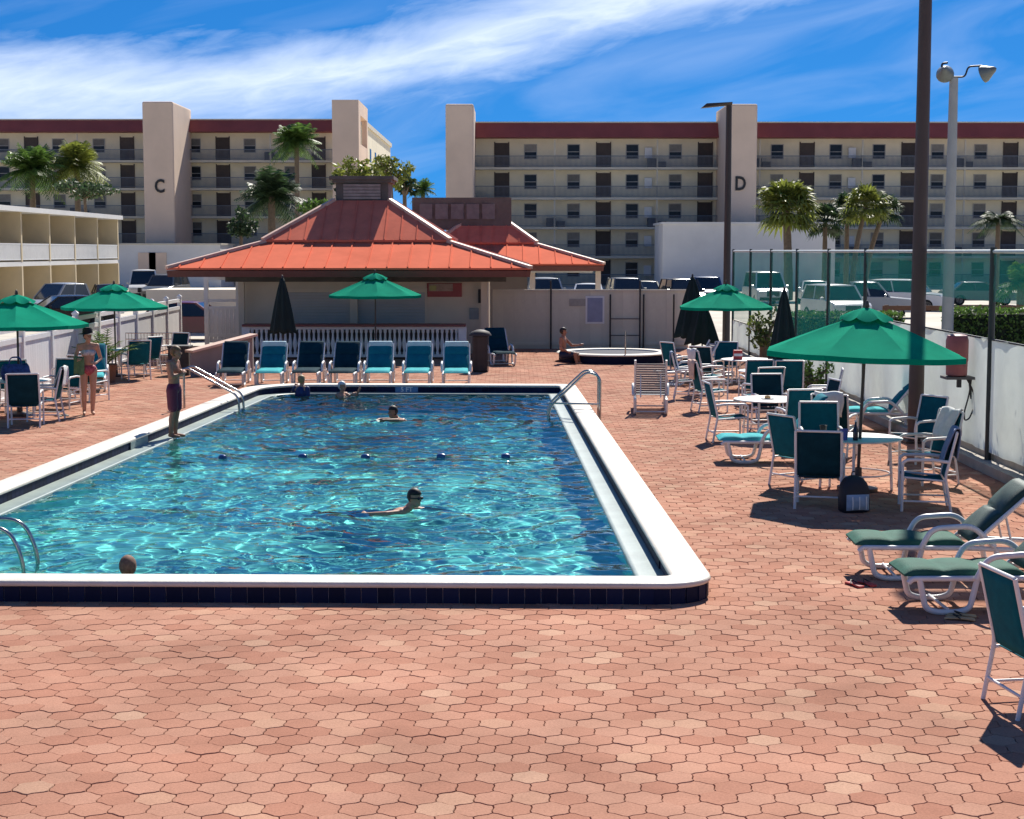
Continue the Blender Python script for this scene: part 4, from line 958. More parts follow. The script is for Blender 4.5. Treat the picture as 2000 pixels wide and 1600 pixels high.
b = MB(); b.grid([[(.26*s_*math.cos(a_), .14*s_*math.sin(a_), z_+.02*math.sin(3*a_)*(z_ > .2)) for a_ in np.linspace(0,2*math.pi,20,endpoint=False)] for z_, s_ in ((0,.8),(.03,1),(.15,1.1),(.28,1.0),(.32,.9),(.30,.8),(.1,.6))], True); b.build('body', mat('blue print', (.03,.07,.26), .7, .5, 16), tr_, 70)
for s in (-.1,.1): tubes('handle', [(-.12,s,.28),(-.10,s,.46),(.10,s,.46),(.12,s,.28)], .01, mat('blue print'), tr_, .08)
rb_ = thing('tote_bag', 'dark blue tote bag slumped on a chair by the potted palm', 'bag', (A(270,720,43).x,42.6,.44), R(30)); b = MB(); b.grid([[(.2*s_*math.cos(a_), .1*s_*math.sin(a_), z_) for a_ in np.linspace(0,2*math.pi,16,endpoint=False)] for z_, s_ in ((0,.8),(.03,1),(.2,1.0),(.34,.7),(.4,.2),(.41,.02))], True); b.build('body', mat('black nylon'), rb_, 70); tubes('handle', [(-.08,0,.36),(-.05,0,.5),(.05,0,.5),(.08,0,.36)], .01, mat('black nylon'), rb_, .05)
stb = thing('book_pile', 'small pile of red-backed magazines on the table by the folded parasol', 'magazines', (5.45,34.75,.712))
for k in range(4): MB().box((-.13,-.1,k*.03),(.13,.1,k*.03+.026), Matrix.Rotation(R(k*11),4,'Z')).build('magazine', mat('red cover', (.42,.09,.06), .5, .2, 8, rnd=.4), stb)
rc_ = thing('snack_box', 'red and white carton on the table under the small open parasol', 'carton', (5.3,38.4,.712)); MB().box((-.1,-.07,0),(.1,.07,.22)).build('carton', mat('red carton', (.5,.05,.05), .5), rc_, bevel=.006); MB().box((-.1,-.072,.08),(.1,-.0705,.14)).build('label_band', m_white, rc_)
for k, (x_, y_, dg, lb) in enumerate(((3.4,15.75,20,'red and yellow flip-flops under the raised sage green chaise'),(3.98,14.3,70,'tan flip-flops under the cut sage green chaise'),(-8.9,32.2,40,'dark sandals on the deck beside the woman holding a green towel'))):
    fl = thing('flip_flops', lb, 'sandals', (x_,y_,.004), R(dg))
    for s in (-.07,.07):
        b = MB(); b.grid([[(s+.045*w__*sx_, y__, z__) for sx_ in (-1,-.5,.5,1)] for y__, w__, z__ in ((-.13,.5,.0),(-.12,.85,.012),(0,.72,.018),(.1,1.0,.014),(.13,.5,.0))]); b.build('sole', mat(('red rubber','tan rubber','dark rubber')[k], ((.5,.06,.05),(.55,.38,.2),(.02,.02,.02))[k], .6), fl, 60, solid=.014)
        tubes('thong', [(s-.04,-.01,.02),(s,.07,.05),(s+.04,-.01,.02)], .006, m_letter, fl, .03)
# ------------------------------------------------------------------ lamp posts
lp = thing('lamp_post', 'tall thick brown steel post rising past the picture top by the wall', 'post', (6.86,27.7,0))
b = MB(); b.tube([(0,0,0),(0,0,12.3)], [.135,.09], 12); b.build('shaft', mat('brown painted steel', (.060,.036,.030), .5, .12, 1.5), lp, 60); MB().box((-.2,-.2,0),(.2,.2,.04)).build('base_plate', m_pole, lp)
lh = MB().box((-.12,-.2,12.1),(.95,.2,12.24)).build('lamp_head', m_letter, lp, bevel=.03)
q = A(1424,200,58); lp = thing('lamp_post', 'dark lamp post with a flat box head beside the lettered D tower', 'lamp', (q.x,58,0))
b = MB(); b.tube([(0,0,-.08),(0,0,q.z)], [.14,.10], 10); b.build('shaft', mat('dark bronze', (.03,.022,.02), .5), lp, 60)
b = MB(); b.add([(.1,-.18,q.z),(.1,.18,q.z),(-.8,.2,q.z-.05),(-.8,-.2,q.z-.05),(.1,-.1,q.z-.1),(.1,.1,q.z-.1),(-.98,.22,q.z-.2),(-.98,-.22,q.z-.2)], [(0,1,2,3),(4,7,6,5),(0,3,7,4),(1,5,6,2),(2,6,7,3),(0,4,5,1)]); b.build('lamp_head', mat('dark bronze'), lp)
q = A(1863,152,45); lp = thing('flood_light_post', 'grey post with two flood lights turned apart at its top', 'floodlight', (q.x,45,0))
b = MB(); b.tube([(0,0,-.08),(0,0,q.z)], [.17,.115], 14); b.build('shaft', mat('grey concrete post', (.36,.37,.36), .7, .1, 2), lp, 60)
tubes('bracket', [(-.25,0,q.z+.02),(.30,0,q.z+.02),(.38,0,q.z+.3),(.75,0,q.z+.32)], .025, m_letter, lp, .1)
for px_c, tl_2 in ((-.26,1),(.85,-1)):
    M_ = Matrix.Translation((px_c,-.05,q.z+.12)) @ Matrix.Rotation(R(70 if tl_2 > 0 else 55),4,'X') @ Matrix.Rotation(R(-18 if tl_2 > 0 else 50),4,'Y')
    b = MB(); b.lathe([(.24,0),(.23,-.08),(.12,-.26),(.07,-.36),(.02,-.4)], 18); b.v = [tuple(M_ @ Vector((v[0],v[1],-v[2]-.1))) for v in b.v]
    hd = b.build('lamp_head', mat('grey lamp housing', (.16,.18,.17), .4), lp, 60)
    b = MB(); b.lathe([(.002,-.10),(.225,-.10)], 18); b.v = [tuple(M_ @ Vector((v[0],v[1],v[2]-.01))) for v in b.v]; b.build('lens', mat('lamp lens', (.30,.36,.34), .15), hd)
tubes('yoke', [(-.30,0,q.z+.02),(-.34,0,q.z+.38),(-.18,0,q.z+.4)], .03, m_letter, lp, .08)
# ------------------------------------------------------------------ people
m_skin = mat('light skin', (.52,.28,.18), .55, .08, 9, spec=.35); m_tan = mat('tanned skin', (.40,.19,.115), .5, .08, 9, spec=.35)
m_hair = mat('dark hair', (.022,.014,.010), .6, .3, 20); m_grey = mat('grey hair', (.34,.29,.26), .7, .2, 20); m_eye = mat('eye', (.02,.015,.012), .3)
def caps(b, p, q, r1, r2):
    p, q = Vector(p), Vector(q); n = 6; b.tube([p+(q-p)*i/n for i in range(n+1)], [r1+(r2-r1)*i/n for i in range(n+1)], 12); b.ell(p, r1, 12, 8); b.ell(q, r2, 12, 8)
def skinned(b, name, m, par, vox=.011, it=4):
    o = b.build(name, m, par); md = o.modifiers.new('remesh','REMESH'); md.mode = 'VOXEL'; md.voxel_size = vox; md.use_smooth_shade = True
    md = o.modifiers.new('smooth','SMOOTH'); md.iterations = it; md.factor = .5; return o
J0 = dict(hip=(0,0,.92), waist=(0,.0,1.06), chest=(0,.01,1.28), neck=(0,.01,1.45), head=(0,-.01,1.585), shL=(.175,.01,1.40), shR=(-.175,.01,1.40),
    elL=(.23,.03,1.13), elR=(-.23,.03,1.13), wrL=(.24,-.04,.90), wrR=(-.24,-.04,.90), haL=(.24,-.06,.80), haR=(-.24,-.06,.80),
    hpL=(.09,0,.90), hpR=(-.09,0,.90), knL=(.10,-.02,.48), knR=(-.10,-.02,.48), anL=(.10,.02,.08), anR=(-.10,.02,.08), toL=(.12,-.15,.03), toR=(-.12,-.15,.03))
def person(label, loc, rz, m, s=1.0, fem=False, hair=m_hair, look=0.0, **ov):
    """continuous body, faces -Y; look turns the head"""
    J = {k: Vector(v) for k, v in {**J0, **ov}.items()}
    t = thing('person', label, 'person', loc, rz); t.scale = (s,s,s); b = MB()
    ch, wa, hp = J['chest'], J['waist'], J['hip']
    w_ = .88 if fem else 1.0
    up = (J['neck']-hp).normalized(); rot = Vector((0,0,1)).rotation_difference(up).to_matrix()
    b.ell(ch, (.165*w_,.11,.17), 14, 10, rot); b.ell(ch.lerp(wa,.5), (.14*w_,.10,.15), 14, 10, rot); b.ell(wa, (.13*w_,.095,.13), 14, 10, rot); b.ell(hp, (.155,.11,.12), 14, 10, rot)
    caps(b, J['neck']-(J['neck']-ch)*.4, J['head']-Vector((0,0,.03)), .06*w_, .052*w_)
    for sd_ in 'LR': caps(b, J['neck']-(J['neck']-ch)*.10, J['sh'+sd_].lerp(J['neck'],.30), .048*w_, .050*w_)
    for sd_ in 'LR':
        sh, el_, wr, ha = J['sh'+sd_], J['el'+sd_], J['wr'+sd_], J['ha'+sd_]
        caps(b, ch+(sh-ch)*.55, sh, .075*w_, .062*w_); caps(b, sh, el_, .052*w_, .040*w_); caps(b, el_, wr, .042*w_, .027*w_)
        d = (ha-wr).normalized(); sidev = d.orthogonal().normalized(); 
        caps(b, wr, wr.lerp(ha,.75), .026, .034); 
        for k in range(4): b0_ = wr+d*.07+sidev*(.022*(k-1.5)); caps(b, b0_, b0_+d*(.075-.008*abs(k-1.3))+d.cross(sidev)*.015, .0105, .009)
        caps(b, wr+d*.03+sidev*.03, wr+d*.075+sidev*.06, .012, .010)
        h_, kn, an, to = J['hp'+sd_], J['kn'+sd_], J['an'+sd_], J['to'+sd_]
        caps(b, h_, kn, .088, .056); caps(b, kn, kn.lerp(an,.35)+Vector((0,.015,0)), .054, .056); caps(b, kn.lerp(an,.35)+Vector((0,.015,0)), an, .056, .038)
        caps(b, an+Vector((0,.02,-.03)), to, .038, .028)
    hd = J['head']; Rl = Matrix.Rotation(look,3,'Z')
    b.ell(hd+Vector((0,.01,.03)), (.073,.092,.095), 16, 12, Rl); b.ell(hd+Rl @ Vector((0,-.022,-.055)), (.054,.062,.062), 14, 10, Rl)
    b.ell(hd+Rl @ Vector((0,-.098,-.012)), (.013,.018,.022), 8, 6, Rl)
    for s_ in (-1,1): b.ell(hd+Rl @ Vector((s_*.074,.01,-.005)), (.010,.020,.030), 8, 6, Rl)
    o = skinned(b, 'body', m, t)
    for s_ in (-1,1): e_ = MB(); e_.ell(hd+Rl @ Vector((s_*.030,-.083,.012)), (.012,.008,.008), 8, 6); e_.build('eye', m_eye, t, 60)
    if hair:
        e_ = MB(); e_.ell((0,.012,.035), (.083,.101,.104), 18, 14)
        keep = []
        for f_ in e_.f:
            c_ = sum((Vector(e_.v[i]) for i in f_), Vector())/len(f_)
            if c_.z > .065 or (c_.y > .0 and c_.z > -.06): keep.append(f_)
        e_.f = keep; e_.v = [tuple(hd+Rl @ Vector(v)) for v in e_.v]; e_.build('hair', hair, t, 60, solid=.012)
    t_ = J; return t, J
def trunks(t, J, m, hem=.55, name='trunks', r=.118):
    b = MB(); b.ell(J['hip']+Vector((0,0,.02)), (.172,.128,.115), 14, 10)
    for sd_ in 'LR': caps(b, J['hp'+sd_], J['hp'+sd_].lerp(J['kn'+sd_],hem), r*.93, r*.84)
    return skinned(b, name, m, t, .012, 2)
# child in maroon trunks on the gutter ledge, arms folded
q = G(326,856,.02)
t, J = person('child in maroon swim trunks standing on the pool ledge with arms drawn in', (-5.86,28.3,.018), R(78), m_tan, .93, look=R(10), hair=mat('sunlit brown hair', (.16,.09,.035), .6, .3, 14),  # hair is golden brown
    head=(0,-.06,1.58), neck=(0,-.01,1.44), elL=(.21,-.06,1.16), elR=(-.21,-.06,1.16), wrL=(.04,-.17,1.24), wrR=(-.04,-.19,1.20), haL=(-.06,-.17,1.26), haR=(.06,-.19,1.23), knL=(.075,-.02,.48), knR=(-.06,.0,.48), anL=(.075,.02,.08), anR=(-.06,.05,.08), toL=(.09,-.15,.03), toR=(-.07,-.11,.03))
trunks(t, J, mat('maroon nylon', (.13,.012,.045), .6, .2, 6, .4, 30), .78)
# woman in a dark hat with a green towel
t, J = person('woman in dark sun hat and bright swimsuit holding a green towel over one arm', (-8.42,32.5,0), R(20), m_skin, .98, True, look=R(20),
    elR=(-.26,-.02,1.16), wrR=(-.22,-.22,1.14), haR=(-.20,-.31,1.15), elL=(.25,.05,1.14), wrL=(.14,-.14,1.06), haL=(.05,-.19,1.06), knL=(.08,-.03,.48), anL=(.06,0,.08), toL=(.07,-.17,.03))
b = MB(); b.ell(J['hip']+Vector((0,0,.0)), (.168,.122,.13), 14, 10); skinned(b, 'swimsuit_bottom', mat('red print nylon', (.36,.06,.09), .6, .5, 22), t, .012, 2)
b = MB(); b.ell(J['chest']+Vector((0,-.03,-.01)), (.155,.098,.085), 14, 10); b.ell(J['chest']+Vector((.06,-.10,-.02)), .058, 10, 8); b.ell(J['chest']+Vector((-.06,-.10,-.02)), .058, 10, 8); skinned(b, 'swimsuit_top', mat('pale print nylon', (.55,.50,.50), .6, .4, 22), t, .012, 2)
hd = J['head']; b = MB(); b.lathe([(.19,.055),(.10,.075),(.095,.15),(.07,.185),(.002,.19)], 20, hd); b.build('sun_hat', mat('black straw', (.018,.014,.012), .8, .3, 30), t, 50, solid=.01)
b = MB(); rows = [[(-.30+.20*u, -.16-.02*math.sin(8*u+v*2)-.10*math.cos(math.pi*min(1,v*1.0))*.3, 1.20-.02*abs(u-.5)-.36*v+.02*math.sin(u*7)) for u in np.linspace(0,1,9)] for v in np.linspace(0,1,10)]
b.grid(rows); b.build('held_towel', mat('green towel', (.10,.20,.10), .95, .2, 14, .5, 80), t, 70, solid=.025)
# swimmer with goggles, standing chest-deep
t, J = person('swimmer with black goggles, head up, stretched out in the middle of the pool', (-1.22,20.35,-.13), R(78), m_skin, .95, look=R(-25),
    hip=(0,.55,-.06), waist=(0,.42,.0), chest=(0,.22,.06), neck=(0,.07,.17), head=(0,-.005,.30), shL=(.17,.13,.13), shR=(-.17,.13,.13), elL=(.30,-.08,.10), elR=(-.30,.30,.13), wrL=(.26,-.32,.06), wrR=(-.30,.56,.12), haL=(.22,-.42,.05), haR=(-.29,.66,.11),
    hpL=(.09,.6,-.12), hpR=(-.09,.6,-.12), knL=(.14,1.0,-.3), knR=(-.14,1.0,-.3), anL=(.12,1.38,-.36), anR=(-.12,1.38,-.3), toL=(.14,1.52,-.4), toR=(-.14,1.52,-.34))
trunks(t, J, mat('navy nylon', (.012,.016,.05), .6), .6)
hd = J['head']; Rl = Matrix.Rotation(R(-25),3,'Z'); b = MB()
for s_ in (-1,1): b.ell(hd+Rl @ Vector((s_*.032,-.090,.012)), (.028,.016,.019), 10, 8, Rl)
b.tube([hd+Rl @ Vector((.085*math.cos(a_),.012+.103*math.sin(a_),.014)) for a_ in np.linspace(0,2*math.pi,28,endpoint=False)], .008, 6, True); b.build('goggles', m_letter, t, 60)
# bather at the near wall, seen from behind
t, J = person('sunburnt bather with thin pale hair leaning on the near pool wall', (-3.80,15.98,-1.42), R(185), mat('sunburnt skin', (.36,.13,.085), .5, .1, 9), .97, hair=mat('cropped brown hair', (.20,.10,.065), .8, .4, 30),
    elL=(-.05,.16,1.38), wrL=(-.20,.22,1.47), haL=(-.28,.22,1.48), elR=(-.30,.12,1.36), wrR=(-.30,.24,1.46), haR=(-.22,.27,1.47))
trunks(t, J, mat('navy nylon'), .6)
# swimmer doing breaststroke, head up
t, J = person('dark-haired swimmer in mid stroke near the far end of the pool', (-2.28,31.35,-.10), R(-55), m_tan, .95, look=0,
    hip=(0,.55,-.10), waist=(0,.42,-.05), chest=(0,.22,.02), neck=(0,.06,.14), head=(0,-.02,.27), shL=(.18,.12,.10), shR=(-.18,.12,.10), elL=(.33,-.10,.14), elR=(-.32,-.14,.10), wrL=(.30,-.34,.16), wrR=(-.22,-.36,.05), haL=(.26,-.42,.15), haR=(-.16,-.44,.03),
    hpL=(.09,.6,-.12), hpR=(-.09,.6,-.12), knL=(.14,1.0,-.2), knR=(-.14,1.0,-.2), anL=(.12,1.38,-.22), anR=(-.12,1.38,-.18), toL=(.14,1.52,-.24), toR=(-.14,1.52,-.2))
trunks(t, J, mat('navy nylon'), .3)
# two bathers at the far wall
t, J = person('bather in a white cap with one hand raised at the far pool wall', (A(668,782,36.7).x,36.7,-1.30), R(60), m_skin, .95, True, hair=mat('white cap', (.75,.74,.72), .5), look=R(0),
    elL=(.24,-.20,1.30), wrL=(.20,-.34,1.48), haL=(.20,-.38,1.57), elR=(-.22,-.2,1.28), wrR=(-.16,-.38,1.42), haR=(-.14,-.45,1.46))
b = MB(); b.ell(J['chest']+Vector((0,-.02,-.01)), (.16,.122,.11), 14, 10); skinned(b, 'swimsuit', mat('black nylon'), t, .012, 2)
t, J = person('bather in a blue striped top at the far wall below the dark chaises', (A(590,780,36.9).x,36.85,-1.14), R(150), m_skin, .93, True, hair=mat('blond hair', (.40,.27,.12), .6, .2, 16),
    elL=(.30,-.02,1.30), wrL=(.34,-.16,1.42), haL=(.34,-.24,1.47))
b = MB(); b.ell(J['chest']+Vector((0,0,-.02)), (.178,.126,.2), 14, 10); caps(b, J['shL'], J['shL'].lerp(J['elL'],.6), .064, .058); caps(b, J['shR'], J['shR'].lerp(J['elR'],.6), .064, .058); skinned(b, 'rash_top', mat('blue stripe nylon', (.02,.03,.13), .6, .5, 12), t, .012, 2)
# man sitting on the hot tub rim
t, J = person('bare-chested man sitting on the hot tub rim with his arm stretched out', (A(1100,690,47.3).x,47.35,-.64), R(75), m_tan, .98, look=R(10),
    knL=(.14,-.42,.92), knR=(-.12,-.40,.95), anL=(.15,-.46,.70), anR=(-.12,-.44,.70), toL=(.16,-.60,.67), toR=(-.12,-.58,.68), elL=(.20,-.22,1.18), wrL=(.16,-.44,1.20), haL=(.15,-.53,1.22), elR=(-.24,.02,1.13), wrR=(-.20,-.18,1.02), haR=(-.18,-.26,1.0))
trunks(t, J, mat('navy nylon'), .7)
# ------------------------------------------------------------------ vehicles
m_cglass = mat('car glass', (.015,.02,.024), .06, .1, 2, spec=.9); m_tyre = mat('tyre', (.015,.015,.016), .9); m_rim = mat('alloy rim', (.4,.4,.41), .3, .1, 5, metal=.8); m_lamp = mat('headlamp', (.6,.62,.65), .1, .1, 6); m_trim = mat('black trim', (.02,.02,.022), .6); m_red = mat('tail lamp', (.35,.02,.02), .2)
def wheel_mesh():
    b = MB(); b.lathe([(.20,-.10),(.31,-.10),(.335,-.07),(.335,.07),(.31,.10),(.20,.10)], 20); b.v = [(v[2],v[0],v[1]) for v in b.v]
    r_ = MB(); r_.lathe([(.01,.085),(.06,.09),(.20,.075),(.21,.10)], 16); r_.v = [(v[2],v[0],v[1]) for v in r_.v]; return b.mesh('tyre', m_tyre, 50), r_.mesh('rim', m_rim, 50)
TY, RM = wheel_mesh()
SPEC = {'sedan': (4.6,1.8,.92,1.45,(-.95,1.75),(-.25,1.15)), 'suv': (4.6,1.88,1.05,1.75,(-1.15,2.2),(-.55,2.0)), 'pickup': (5.4,1.92,1.08,1.82,(-1.25,.75),(-.65,.55)), 'van': (5.0,1.95,1.12,2.05,(-1.75,2.4),(-1.0,2.3))}
def car(kind, c, x, y, deg, label, group='parked cars'):
    L_, W_, zb, zr, gb, gt = SPEC[kind]; m = mat('car paint '+c[0], c[1], .22, .03, 2, spec=.6)
    t = thing({'sedan':'parked_car','suv':'parked_suv','pickup':'pickup_truck','van':'parked_van'}[kind], label, {'sedan':'car','suv':'car','pickup':'pickup','van':'van'}[kind], (x,y,-.08), R(deg), group)
    h = L_/2
    nose = zb-.14
    out = [(-h+.05,.30),(-h,.45),(-h+.02,nose-.12),(-h+.18,nose),(gb[0],zb-.02),(gb[0]+.1,zb),(gb[1],zb),(h-.15,zb-.02 if kind != 'sedan' else zb-.02),(h-.02,zb-.16),(h,.5),(h-.06,.30)]
    for yc in (h*.60,-h*.62):
        arch = [(yc+.40*math.cos(a_), .30+.36*math.sin(a_)) for a_ in np.linspace(0,math.pi,7)]; out += arch
    rows = []
    cy = 0; cz = .65
    for fx, sc_ in ((-1,.95),(-.97,.99),(-.86,1.0),(0,1.01),(.86,1.0),(.97,.99),(1,.95)): rows.append([(fx*W_/2, cy+(q[0]-cy)*sc_, cz+(q[1]-cz)*sc_) for q in out])
    b = MB(); b.grid(rows, True); n = len(out); b.f.append(tuple(range(n))); b.f.append(tuple(6*n+i for i in reversed(range(n)))); b.build('body', m, t, 35)
    wb, wt = W_/2*.93, W_/2*.76
    B = [Vector((-wb,gb[0],zb)),Vector((wb,gb[0],zb)),Vector((wb,gb[1],zb)),Vector((-wb,gb[1],zb))]; T = [Vector((-wt,gt[0],zr-.05)),Vector((wt,gt[0],zr-.05)),Vector((wt,gt[1],zr-.05)),Vector((-wt,gt[1],zr-.05))]
    for nm, i, j in (('windshield',0,1),('side_window',1,2),('rear_window',2,3),('side_window',3,0)): MB().add([B[i],B[j],T[j],T[i]], [(0,1,2,3)]).build(nm, m_cglass, t, solid=.02)
    for i in range(4): MB().bar(B[i]*.995, T[i]*1.0, .09, .07).build('pillar', m, t)
    for s_ in (-1,1):
        xm = (gb[0]+gb[1])/2; MB().bar((s_*wb*.995,xm,zb),(s_*wt*1.005,(gt[0]+gt[1])/2,zr-.05), .05, .09).build('pillar', m, t)
    b = MB(); b.grid([[(wt*fx, gt[0]+(gt[1]-gt[0])*fy, zr-.06+.06*(1-abs(fx)**3)*(1-abs(2*fy-1)**4)) for fx in (-1.03,-.9,-.5,0,.5,.9,1.03)] for fy in np.linspace(-.02,1.02,9)]); b.build('roof', m, t, 50, solid=.03)
    for s_ in (-1,1):
        MB().box((s_*W_*.33-.2,-h-.012,nose-.22),(s_*W_*.33+.2,-h+.12,nose-.08)).build('headlight', m_lamp, t, bevel=.02); MB().box((s_*W_*.38-.12,h-.12,zb-.34),(s_*W_*.38+.12,h+.012,zb-.16)).build('tail_light', m_red, t, bevel=.02)
        MB().box((s_*(W_/2+.08)-.08,gb[0]+.2,zb-.02),(s_*(W_/2+.08)+.08,gb[0]+.3,zb+.12)).build('mirror', m, t, bevel=.02)
        for yc in (h*.60,-h*.62):
            wl = put('wheel', TY, t, (s_*(W_/2-.11),yc,.335)); put('rim', RM, wl, (0,0,0), (0,0,0 if s_ > 0 else math.pi))
    MB().box((-W_*.42,-h-.04,.32),(W_*.42,-h+.1,.52)).build('bumper', m_trim if kind != 'sedan' else m, t, bevel=.03); MB().box((-W_*.2,-h-.014,.56),(W_*.2,-h+.1,nose-.1)).build('grille', m_trim, t)
    if kind == 'pickup': MB().box((-W_*.40,gb[1]+.08,zb-.30),(W_*.40,h-.1,zb+.012)).build('load_bed', m_trim, t)
    return t
WHT, SIL, BLK, RED, TAN, BLU, GRY = ('white',(.72,.72,.71)), ('silver',(.36,.38,.40)), ('black',(.012,.012,.014)), ('maroon',(.13,.012,.018)), ('tan',(.40,.35,.25)), ('blue',(.03,.06,.16)), ('grey',(.12,.13,.14))
Yc = 97
def cx_(px, y): return A(px,560,y).x
car('suv', SIL, cx_(1066,Yc), Yc, 4, 'silver car seen head-on under the second pavilion eave'); car('sedan', WHT, cx_(1146,Yc), Yc-2, -3, 'white car seen head-on above the board fence')
car('suv', GRY, cx_(1222,Yc), Yc, 5, 'grey car with pale windshield above the board fence window'); car('sedan', TAN, cx_(1277,Yc), Yc+6, 0, 'small tan car between the grey and black ones')
car('suv', BLK, cx_(1322,Yc), Yc-3, 8, 'black car beside the folded parasol at the fence end'); car('suv', BLU, cx_(1396,Yc), Yc+4, -4, 'dark blue car just before the lamp post foot')
car('van', WHT, cx_(1494,102), 102, 3, 'white van behind the green mesh, first past the lamp post'); car('sedan', WHT, cx_(1590,104), 104, -5, 'white car behind the mesh above the small parasol')
car('suv', WHT, cx_(1632,78), 78, 10, 'white car head-on behind the mesh above the folded parasol'); car('pickup', SIL, cx_(1703,80), 82, 82, 'silver pickup side-on behind the big parasol finial')
car('suv', WHT, cx_(1772,92), 92, 60, 'white car beside the tall brown post'); car('sedan', GRY, cx_(1920,100), 101, 90, 'grey car side-on in the shade of the apartment block')
car('pickup', SIL, cx_(152,80), 78, -38, 'silver pickup behind the parasol above the potted palm'); car('sedan', BLK, cx_(118,70), 70, -60, 'black car half hidden behind the cut parasol')
car('van', WHT, cx_(268,110), 112, 12, 'white van before the block under the C tower'); car('suv', GRY, cx_(312,108), 110, -8, 'grey car beside the white van'); car('sedan', RED, cx_(382,62), 61.5, 88, 'maroon car low behind the vinyl fence')
car('sedan', BLK, cx_(206,92), 93, 20, 'black car between the silver pickup and the white van')
# timber guard rail at the far lot edge
gr = thing('guard_rail', 'brown timber guard rail across the sunlit lot behind the hedge', 'railing')
for i in range(9):
    x_ = 16+i*2.6; MB().box((x_-.08,70,-.08),(x_+.08,70.16,.95)).build('post', mat('brown timber', (.14,.07,.04), .8, .2, 4), gr)
MB().box((15.8,69.93,.72),(37.1,69.998,.92)).build('rail', mat('brown timber'), gr)
# ------------------------------------------------------------------ vegetation
m_trunk = mat('palm trunk', (.17,.125,.085), .9, .25, 6, .6, 18)
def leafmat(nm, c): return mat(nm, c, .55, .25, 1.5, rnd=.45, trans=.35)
lf_y, lf_g, lf_d = leafmat('sunlit palm leaf', (.20,.23,.04)), leafmat('green leaf', (.10,.18,.035)), leafmat('dark leaf', (.040,.075,.028))  # three leaf tones: yellow-green, mid green, dark green
def palm(label, px, py, y, rad, kind='fan', m=lf_g, n=46, lean=0.0, base=-.08, fl=(1,1), tr=.16, group='palms before the apartment blocks', seed=0):
    c = A(px,py,y); r = random.Random(seed+int(px)); t = thing('palm_tree', label, 'palm', (c.x+lean,y,base), group=group)
    hz = c.z-base; b = MB(); k = 10; pts = []
    for i in range(k+1): u = i/k; pts.append((-lean*u*u, 0, (hz-rad*.1)*u))
    b.tube(pts, [tr*(1.25-.35*i/k)*(1+.06*(i%2)) for i in range(k+1)], 10); b.build('trunk', m_trunk, t, 60)
    b = MB(); C0 = Vector((-lean,0,hz-rad*.15))
    for i in range(n):
        az = r.uniform(0,2*math.pi); el_ = R(r.uniform(-38,82)) if kind == 'fan' else R(r.uniform(-25,75))
        d = Vector((math.cos(az)*math.cos(el_)*fl[0], math.sin(az)*math.cos(el_)*fl[0], math.sin(el_)*fl[1])); side = d.cross(Vector((0,0,1)));
        side = side.normalized() if side.length > .05 else Vector((1,0,0)); upv = side.cross(d).normalized()
        if kind == 'fan':
            Lp = rad*r.uniform(.45,.62); q = C0+d*Lp; Ls = rad*r.uniform(.42,.58); nl = 11
            b.bar(C0, q, .03, .02)
            for j in range(nl):
                a_ = R(-105+210*j/(nl-1)); dd = d*math.cos(a_)+side*math.sin(a_); wv = (side*math.cos(a_)-d*math.sin(a_))*Ls*.085; tip = q+dd*Ls*(1-.25*abs(j/(nl-1)-.5)*2)-Vector((0,0,Ls*r.uniform(.1,.38)))
                mid = q+dd*Ls*.55+upv*Ls*.05; o = len(b.v); b.v += [tuple(q),tuple(mid+wv),tuple(tip),tuple(mid-wv)]; b.f.append((o,o+1,o+2,o+3))
        else:
            Lr = rad*r.uniform(.85,1.12); npt = 16; prev = None; P_ = []
            for j in range(npt+1): u = j/npt; P_.append(C0+d*Lr*u-Vector((0,0,Lr*.42*u*u*(1.1-.5*math.sin(el_)))))
            for j in range(npt): b.bar(P_[j], P_[j+1], .035*(1-j/npt)+.008, .02)
            for j in range(1,npt+1):
                u = j/npt; ll = rad*.34*math.sin(math.pi*min(1,.18+.82*u))**.7*r.uniform(.85,1.1); tg = (P_[j]-P_[j-1]).normalized()
                for s_ in (-1,1):
                    dv = (side*s_*.85+tg*.55-Vector((0,0,.35+.25*r.random()))).normalized(); q = P_[j]; wv = tg*rad*.022
                    o = len(b.v); b.v += [tuple(q-wv),tuple(q+wv),tuple(q+dv*ll+wv*.3),tuple(q+dv*ll-wv*.3)]; b.f.append((o,o+1,o+2,o+3))
    b.build('crown', m, t); return t
def clump_leaves(clumps, size, n_per, seed):
    rs = np.random.RandomState(seed); V, n = [], 0
    for cx, cy, cz, rx, ry, rz_ in clumps:
        k = int(n_per*(rx*rz_)**.9)+20
        d = rs.normal(size=(k,3)); d /= np.linalg.norm(d,axis=1,keepdims=True); rad_ = rs.uniform(.55,1.08,(k,1))
        p_ = d*rad_*np.array([rx,ry,rz_])+np.array([cx,cy,cz])
        u = rs.normal(size=(k,3)); u /= np.linalg.norm(u,axis=1,keepdims=True); v = np.cross(u,rs.normal(size=(k,3))); v /= np.linalg.norm(v,axis=1,keepdims=True)
        s_ = size*rs.uniform(.6,1.35,(k,1)); V.append(np.stack([p_-u*s_,p_+v*s_*.45,p_+u*s_,p_-v*s_*.45],1)); n += k
    V = np.concatenate(V).reshape(-1,3); b = MB(); b.v = V.tolist(); b.f = [(4*i,4*i+1,4*i+2,4*i+3) for i in range(n)]; return b
